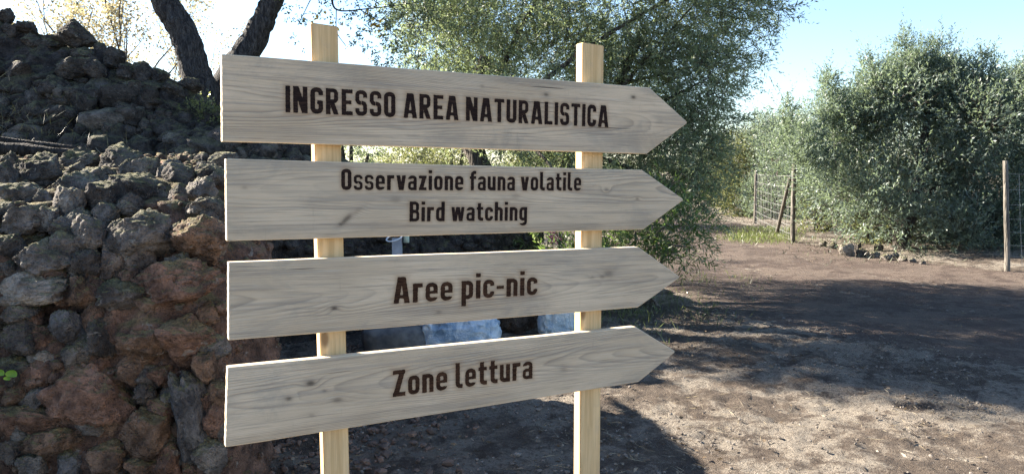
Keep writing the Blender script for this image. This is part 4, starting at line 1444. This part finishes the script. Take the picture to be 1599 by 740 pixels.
for bi, bd in enumerate(BOARDS):
    C = [loc2(on_plane(*q)) for q in bd['c']]
    TL, TS, TIP, BS, BL = C
    org = (TL + BL) / 2
    ang = math.atan2(*( ((TS + BS) / 2 - org)[::-1]))
    ca, sa = math.cos(ang), math.sin(ang)
    def to_b(q):
        r = np.asarray(q) - org
        return np.array([r[0] * ca + r[1] * sa, -r[0] * sa + r[1] * ca])
    bTL, bTS, bTIP, bBS, bBL = [to_b(q) for q in C]
    # front grid: u along the board, v across; end columns follow the arrow head
    Lx = (bTS[0] + bBS[0]) / 2
    nu1, nu2, nvv = 300, 26, 48
    cols = []
    for i in range(nu1 + 1):
        t_ = i / nu1
        top = bTL * (1 - t_) + bTS * t_
        bot = bBL * (1 - t_) + bBS * t_
        # hand-sawn edges: slight waviness
        wv = 0.0012 * pnoise(np.array([[t_ * 9 + bi * 7, 0.5, 0], [t_ * 9 + bi * 7, 9.5, 0]]))
        cols.append([top * (1 - k) + bot * k + np.array([0, wv[0] * (1 - k) + wv[1] * k]) for k in np.linspace(0, 1, nvv + 1)])
    for i in range(1, nu2 + 1):
        t_ = i / nu2 * 0.985
        top = bTS * (1 - t_) + bTIP * t_
        bot = bBS * (1 - t_) + bTIP * t_
        cols.append([top * (1 - k) + bot * k for k in np.linspace(0, 1, nvv + 1)])
    A = np.array(cols)                          # (nu, nv, 2)
    A[0, :, 0] += 0.0015 * pnoise(np.stack([np.arange(nvv + 1) * .35, np.full(nvv + 1, bi * 3.1), np.zeros(nvv + 1)], -1))
    nU, nV = A.shape[:2]
    X, Y = A[..., 0], A[..., 1]
    front = np.stack([X, np.full_like(X, 0), Y], -1).reshape(-1, 3)
    back = front + np.array([0, BOARD_T, 0])
    nF = len(front)
    idx = np.arange(nF).reshape(nU, nV)
    fF = np.stack([idx[:-1, :-1], idx[:-1, 1:], idx[1:, 1:], idx[1:, :-1]], -1).reshape(-1, 4)
    loop = np.concatenate([idx[:, 0], idx[-1, 1:], idx[-2::-1, -1], idx[0, -2:0:-1]])
    # sides get their own vertices so the edges stay crisp (slightly eased)
    ease = 0.0016
    ctr = front.mean(0)
    lp = front[loop]
    inw = np.roll(lp, 1, 0) - np.roll(lp, -1, 0)
    inw = np.stack([inw[:, 2], 0 * inw[:, 0], -inw[:, 0]], -1)
    inw /= np.linalg.norm(inw, axis=1)[:, None] + 1e-9
    if ((ctr - lp) * inw).sum() > 0:
        inw = -inw
    s0 = lp + np.array([0, 0.0, 0])
    s1 = lp + inw * ease + np.array([0, ease, 0])
    s2 = lp + inw * ease + np.array([0, BOARD_T - ease, 0])
    s3 = lp + np.array([0, BOARD_T, 0])
    m_ = len(loop)
    verts = np.concatenate([front, back, s0, s1, s2, s3])
    fl = [fF, (fF + nF)[:, ::-1]]
    for r_ in range(3):
        a = 2 * nF + r_ * m_ + np.arange(m_)
        bq = np.roll(a, -1)
        fl.append(np.stack([a, bq, bq + m_, a + m_], -1))
    me = mesh_np("arrow_board", verts, np.concatenate(fl), False)
    # wood figure: ring phase, knots and scorching stored on the vertices
    x0c, Bc, yc, sg = bd['cath']
    y0c = yc + 0.012 * pnoise(np.stack([X * 1.7 + bi * 5, X * 0, X * 0], -1))
    Yr = Y - y0c
    phase = 1500 * Yr ** 2 + sg * Bc * (X - x0c) + 1.6 * fbm(np.stack([X * 2.4, Y * 9, X * 0 + bi * 3], -1), 3)
    knot = np.zeros_like(X)
    for kx, ky, kr, ks, *ka in bd['knots']:
        q = to_b(loc2(on_plane(kx, ky)))
        r2 = ((X - q[0]) * 0.55) ** 2 + (Y - q[1]) ** 2
        if ka:                                  # a knot cut lengthwise: slanting spike
            cu, su = math.cos(ka[0]), math.sin(ka[0])
            al, ac = (X - q[0]) * cu + (Y - q[1]) * su, -(X - q[0]) * su + (Y - q[1]) * cu
            ac = ac + 0.0025 * pnoise(np.stack([X * 60, Y * 60, X * 0], -1))
            r2 = (al * 0.27) ** 2 + (ac * (1.0 + 9 * np.clip(-al, 0, 1))) ** 2
        phase = phase + 1.3 * ks * np.exp(-r2 / (kr * 1.9) ** 2)
        knot = np.maximum(knot, ks * (1 / (1 + (r2 / (kr * 0.62) ** 2) ** 2.2) + 0.25 * np.exp(-r2 / (kr * 1.6) ** 2)) / 1.25)
    scorch = np.zeros_like(X)
    letters = []
    for text, pl, pr, pt in bd['text']:
        a = to_b(loc2(on_plane(*pl)))
        b_ = to_b(loc2(on_plane(*pr)))
        c_ = to_b(loc2(on_plane(*pt)))
        lay, wid = layout(text)
        sx = np.hypot(*(b_ - a)) / wid
        th = math.atan2(b_[1] - a[1], b_[0] - a[0])
        ch_ = c_[1] - a[1]
        letters.append((text, a, th, sx, ch_, lay))
        # scorch halo: close to strokes, drawn out along the grain
        lx = ((X - a[0]) * math.cos(th) + (Y - a[1]) * math.sin(th)) / sx
        ly = (-(X - a[0]) * math.sin(th) + (Y - a[1]) * math.cos(th)) / ch_
        dmin = np.full(X.shape, 9.0)
        for ch, gx in lay:
            w_, f_ = G[ch]
            near_ = (lx > gx - .5) & (lx < gx + w_ + .5) & (ly > -.6) & (ly < 1.4)
            dmin[near_] = np.minimum(dmin[near_], f_(lx[near_] - gx, ly[near_]))
        wob = 0.6 + 0.8 * np.clip(0.5 + fbm(np.stack([X * 6, Y * 40, X * 0 + 2], -1), 3), 0, 1)
        scorch = np.maximum(scorch, np.clip(np.exp(-np.maximum(dmin, 0) / (0.085 * wob)), 0, 1))
    zpad = np.zeros(nF)
    def attr(nm, front_vals, side):
        at_ = me.attributes.new(nm, 'FLOAT', 'POINT')
        full = np.concatenate([front_vals.ravel(), front_vals.ravel() if nm != 'scorch' else zpad, np.tile(side, 4)])
        at_.data.foreach_set("value", full.astype(np.float32))
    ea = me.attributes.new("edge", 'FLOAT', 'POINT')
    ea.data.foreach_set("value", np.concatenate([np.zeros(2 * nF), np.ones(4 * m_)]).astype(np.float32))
    attr("phase", phase, phase.ravel()[loop])
    attr("knot", knot, knot.ravel()[loop] * 0)
    attr("scorch", scorch, scorch.ravel()[loop] * 0)
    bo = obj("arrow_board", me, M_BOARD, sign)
    wpos = P_REF + dvec * org[0] + Zv * org[1]
    bo.matrix_local = S_INV @ (Matrix.Translation(wpos) @ Matrix.Rotation(ALPHA, 4, 'Z') @ Matrix.Rotation(-ang, 4, 'Y'))
    bo["label"] = bd['lab']
    for text, a, th, sx, ch_, lay in letters:
        vs_, fs_ = [], []
        for ch, gx in lay:
            if ch not in GCACHE:
                GCACHE[ch] = glyph_mesh(ch)
            gv, gf = GCACHE[ch]
            b0_ = len(vs_)
            for (u_, w_) in gv:
                lx, ly = (u_ + gx) * sx, w_ * ch_
                vs_.append((a[0] + lx * math.cos(th) - ly * math.sin(th), -0.0006, a[1] + lx * math.sin(th) + ly * math.cos(th)))
            fs_ += [[b0_ + q for q in f_] for f_ in gf]
        lm = bpy.data.meshes.new("lettering")
        lm.from_pydata(vs_, [], fs_)
        lm.update()
        lo = obj("lettering", lm, M_BURN1 if bd['burn'] == 1 else M_BURN2, bo)
        lo["label"] = "burnt dark letters " + text

# posts: 7 cm wide, 3.4 cm deep, standing behind the boards
for (xt_l, yt_l, xt_r, xb_l, xb_r) in ((486.5, 38, 527, 505.5, 546), (909, 68.5, 944, 906.5, 936)):
    bk = BOARD_T + 0.001
    tl, tr_ = loc2(on_plane(xt_l, yt_l, bk)), loc2(on_plane(xt_r, yt_l, bk))
    bl, br_ = loc2(on_plane(xb_l, 735, bk)), loc2(on_plane(xb_r, 735, bk))
    top_h = tl[1]
    wd = (np.hypot(*(tr_ - tl)) + np.hypot(*(br_ - bl))) / 2
    ct, cb = (tl + tr_) / 2, (bl + br_) / 2
    slope = (ct[0] - cb[0]) / (ct[1] - cb[1])
    zb = -0.3 - P_REF.z
    base_u = cb[0] + slope * (zb - cb[1])
    o_w = P_REF + dvec * base_u + Zv * zb - nvec * bk
    Lp = top_h - zb
    dp = 0.036
    bm = bmesh.new()
    bmesh.ops.create_cube(bm, size=1)
    for v in bm.verts:
        z = v.co.z + .5
        v.co = Vector((v.co.x * wd + slope * z * Lp, (v.co.y + .5) * dp, z * Lp + (0.004 if v.co.x < 0 and z > .5 else 0)))
    bmesh.ops.bevel(bm, geom=bm.edges[:], offset=0.0022, segments=2, affect='EDGES')
    me = bpy.data.meshes.new("post")
    bm.to_mesh(me); bm.free()
    po = obj("post", me, M_POST, sign)
    po.matrix_local = S_INV @ (Matrix.Translation(o_w) @ Matrix.Rotation(ALPHA, 4, 'Z'))

# ------------------------------------------------------------------ ground litter
M_PEB = mat_simple("pebble", (0.08, 0.066, 0.056), (0.24, 0.21, 0.18), 9.0, 0.95, 0.5, 0.01)
def view_pts(n, ymin=2.8, ymax=16, pw=1.7):
    y = ymin + (ymax - ymin) * RNG.random(n) ** pw
    x = (RNG.random(n) * 1.5 - 0.62) * y * 0.72
    return x, y
x, y = view_pts(36000, 2.8, 14, 1.5)
cl = fbm(np.stack([x * 0.8, y * 0.8, x * 0], -1), 3)
k = (RNG.random(len(x)) < np.clip(0.45 + cl * 1.6, .06, 1)) & ~((x < -1.2) & (y < 6.4))
x, y = x[k], y[k]
sz = 0.0035 + 0.010 * RNG.random(len(x)) ** 4 + 0.010 * (RNG.random(len(x)) < .008)
pts = np.stack([x, y, gheight(x, y) + 0.012 + sz * .15], -1)
tag(scatter_mesh("gravel", pts, sz, M_PEB), "loose gravel and clods strewn over the bare soil", "gravel")
# debris at the wall foot
n = 2600
x = RNG.uniform(-1.7, -0.2, n)
y = RNG.uniform(3.2, 7.0, n)
k = RNG.random(n) < np.clip(1.1 - (x + 1.4) * 0.8, .05, 1)
x, y = x[k], y[k]
sz = 0.008 + 0.028 * RNG.random(len(x)) ** 3
pts = np.stack([x, y, gheight(x, y) + sz * .3 + .004], -1)
M_DEB = mat_simple("wall_debris", (0.06, 0.05, 0.045), (0.19, 0.13, 0.10), 4.0, 0.95, 0.5, 0.01)
tag(scatter_mesh("rubble_debris", pts, sz, M_DEB), "small dark rubble fallen at the foot of the near stone wall", "rubble")

def blades(name, x, y, z, length, width, lean, mat, up=1.0):
    n = len(x)
    B = np.stack([x, y, z], -1)
    D = np.stack([RNG.normal(size=n) * lean, RNG.normal(size=n) * lean, np.full(n, up)], -1)
    me = leaves_mesh(name, B, D, length, width, RNG.random(n), 0.1)
    return obj(name, me, mat)
# straws and dead twigs lying on the soil
x, y = view_pts(5200, 3.0, 13, 1.4)
cl = fbm(np.stack([x * 0.9 + 30, y * 0.9, x * 0], -1), 3)
k = (RNG.random(len(x)) < np.clip(0.35 + cl * 2.0, .03, 1)) & ~((x < -1.2) & (y < 6.4))
x, y = x[k], y[k]
n = len(x)
st = blades("straw_litter", x, y, gheight(x, y) + .016, RNG.uniform(.03, .14, n), RNG.uniform(.002, .004, n), 3.0, M_STRAW, 0.15)
st["kind"] = "stuff"; tag(st, "dry straws and twigs scattered over the soil", "straw")
# fallen leaves
x, y = view_pts(6500, 3.0, 14, 1.3)
cl = fbm(np.stack([x * 0.7 + 60, y * 0.7, x * 0], -1), 3)
k = (RNG.random(len(x)) < np.clip(0.30 + cl * 1.6, .04, 1)) & ~((x < -1.2) & (y < 6.4))
x, y = x[k], y[k]
n = len(x)
ll = blades("leaf_litter", x, y, gheight(x, y) + .018, RNG.uniform(.025, .055, n), RNG.uniform(.008, .022, n), 2.0, M_LITTER, 0.2)
ll["kind"] = "stuff"; tag(ll, "fallen dry leaves lying over the soil", "leaf litter")
# weeds and short grass at the verge below the olive
cx = []
for px, py, r, n in ((990, 490, 22, 120), (965, 482, 10, 60), (1060, 470, 40, 140), (1010, 520, 30, 60), (1110, 500, 30, 50), (1080, 440, 25, 90), (950, 500, 30, 80), (1150, 440, 30, 60)):
    c = ground_at(px, py)
    rr = r * c.y / FPX
    for _ in range(n):
        cx.append((c.x + random.gauss(0, rr), c.y + random.gauss(0, rr * 1.6)))
cx = np.array(cx)
n = len(cx)
gr = blades("verge_grass", cx[:, 0], cx[:, 1], gheight(cx[:, 0], cx[:, 1]), RNG.uniform(.04, .16, n), RNG.uniform(.004, .009, n), 0.55, M_GRASS)
gr["kind"] = "stuff"; tag(gr, "short weeds and grass on the verge right of the sign", "grass")
# grass by the fence
cx = []
for _ in range(2600):
    px, py = random.uniform(1140, 1236), random.uniform(358, 378)
    c = ground_at(px, py)
    cx.append((c.x + random.gauss(0, .2), c.y + random.gauss(0, .4)))
cx = np.array(cx); n = len(cx)
gr = blades("fence_grass", cx[:, 0], cx[:, 1], gheight(cx[:, 0], cx[:, 1]), RNG.uniform(.05, .16, n), RNG.uniform(.008, .016, n), 0.5, M_GRASS)
gr["kind"] = "stuff"; tag(gr, "patch of green grass at the foot of the wire fence", "grass")
# dry undergrowth at the foot of the bushy olive and beyond the track
cx = []
for _ in range(1500):
    px = random.uniform(1100, 1640)
    py = random.uniform(388, 428) if px > 1300 else random.uniform(345, 372)
    if 1140 < px < 1300 and py > 362:
        continue
    c = ground_at(px, py)
    if px > 1300:
        c = c + Vector((0.3, 1.6, 0))
    cx.append((c.x + random.gauss(0, .3), c.y + random.gauss(0, .6)))
cx = np.array(cx); n = len(cx)
gr = blades("dry_undergrowth", cx[:, 0], cx[:, 1], gheight(cx[:, 0], cx[:, 1]), RNG.uniform(.05, .18, n), RNG.uniform(.008, .016, n), 0.9, M_DULL)
gr["kind"] = "stuff"; tag(gr, "dry undergrowth along the far side of the track", "undergrowth")
# grass on the terrace: pale tufts in the shade and thin stalks
cx = []
for px, py, n, rr in ((30, 170, 200, .30), (60, 205, 200, .35), (20, 215, 160, .3), (130, 222, 90, .3), (200, 230, 60, .25), (290, 238, 40, .2)):
    c = at(px, py, 7.6)
    for _ in range(n):
        q = (c.x + random.gauss(0, rr), c.y + random.gauss(0, .25), c.z + random.gauss(-.12, .12))
        cx.append(q)
cx = np.array(cx); n = len(cx)
gr = blades("terrace_grass", cx[:, 0], cx[:, 1], cx[:, 2], RNG.uniform(.05, .17, n), RNG.uniform(.003, .006, n), 0.9, M_DULL)
gr["kind"] = "stuff"; tag(gr, "pale tufts of grass on the shaded terrace at the left", "grass")
# thin dry stalks standing on the wall top, the terrace and the verge
st_p = []
for px, py, y in ((16, 130, 7.4), (62, 205, 7.0), (120, 160, 7.6), (193, 232, 5.6), (199, 232, 5.6), (246, 262, 5.2), (262, 262, 5.2), (300, 262, 5.2), (322, 266, 5.2), (170, 240, 5.6)):
    st_p.append(tuple(at(px, py, y)))
for _ in range(26):
    c = ground_at(random.uniform(1020, 1190), random.uniform(470, 560))
    st_p.append((c.x, c.y, gh(c.x, c.y)))
st_p = np.array(st_p); n = len(st_p)
gr = blades("dry_stalks", st_p[:, 0], st_p[:, 1], st_p[:, 2], RNG.uniform(.08, .2, n), RNG.uniform(.002, .0035, n), 0.15, M_DULL)
gr["kind"] = "stuff"; tag(gr, "thin pale dry stalks on the wall top and the verge", "stalks")
# fallen branch on the wall top
M_DARKWOOD = mat_bark("dark_wood", (0.012, 0.011, 0.011), (0.045, 0.04, 0.038), 24)
lg = thing("fallen_branch", "dark fallen branch lying on the wall top at the left edge", "branch", tuple(at(40, 236, 5.7)))
limb_tubes("stem", [[(at(-90, 222, 5.7), .05), (at(0, 232, 5.7), .05), (at(80, 238, 5.7), .042), (at(160, 246, 5.75), .025)],
                    [(at(-40, 214, 5.9), .03), (at(40, 224, 5.9), .028), (at(120, 232, 5.9), .018)]], M_DARKWOOD, lg, 9, 0.12)
# pennywort in a crack of the near wall
bpy.context.view_layer.update()
hit = scene.ray_cast(bpy.context.evaluated_depsgraph_get(), Vector((0, 0, EYE)), ray(16, 582).normalized())
pw = hit[1] if hit[0] else wall_hit(16, 582)
pn = thing("pennywort", "two round bright green leaves growing in a crack at the left edge", "plant", (pw.x, pw.y - .02, pw.z))
M_PEN = mat_leaf("pennywort_leaf", (0.12, 0.26, 0.03), (0.20, 0.38, 0.05), 0.3, (0.3, 0.5, 0.05))
for (dx, dz, r) in ((-.024, .008, .022), (.026, .004, .026), (.006, -.016, .015)):
    mb = MB()
    ring = [Vector((dx + r * math.cos(a), -.012 * math.cos(a * 2) * .4 - .01, dz + r * .62 * math.sin(a))) for a in np.linspace(0, 2 * math.pi, 18, endpoint=False)]
    mb.v = [Vector((dx, .006, dz))] + ring
    mb.f = [[0, 1 + k, 1 + (k + 1) % 18] for k in range(18)]
    lf = mb.build("leaf", M_PEN, pn)
    at_ = lf.data.attributes.new("tone", 'FLOAT', 'FACE')
    at_.data.foreach_set("value", np.full(18, random.random(), np.float32))
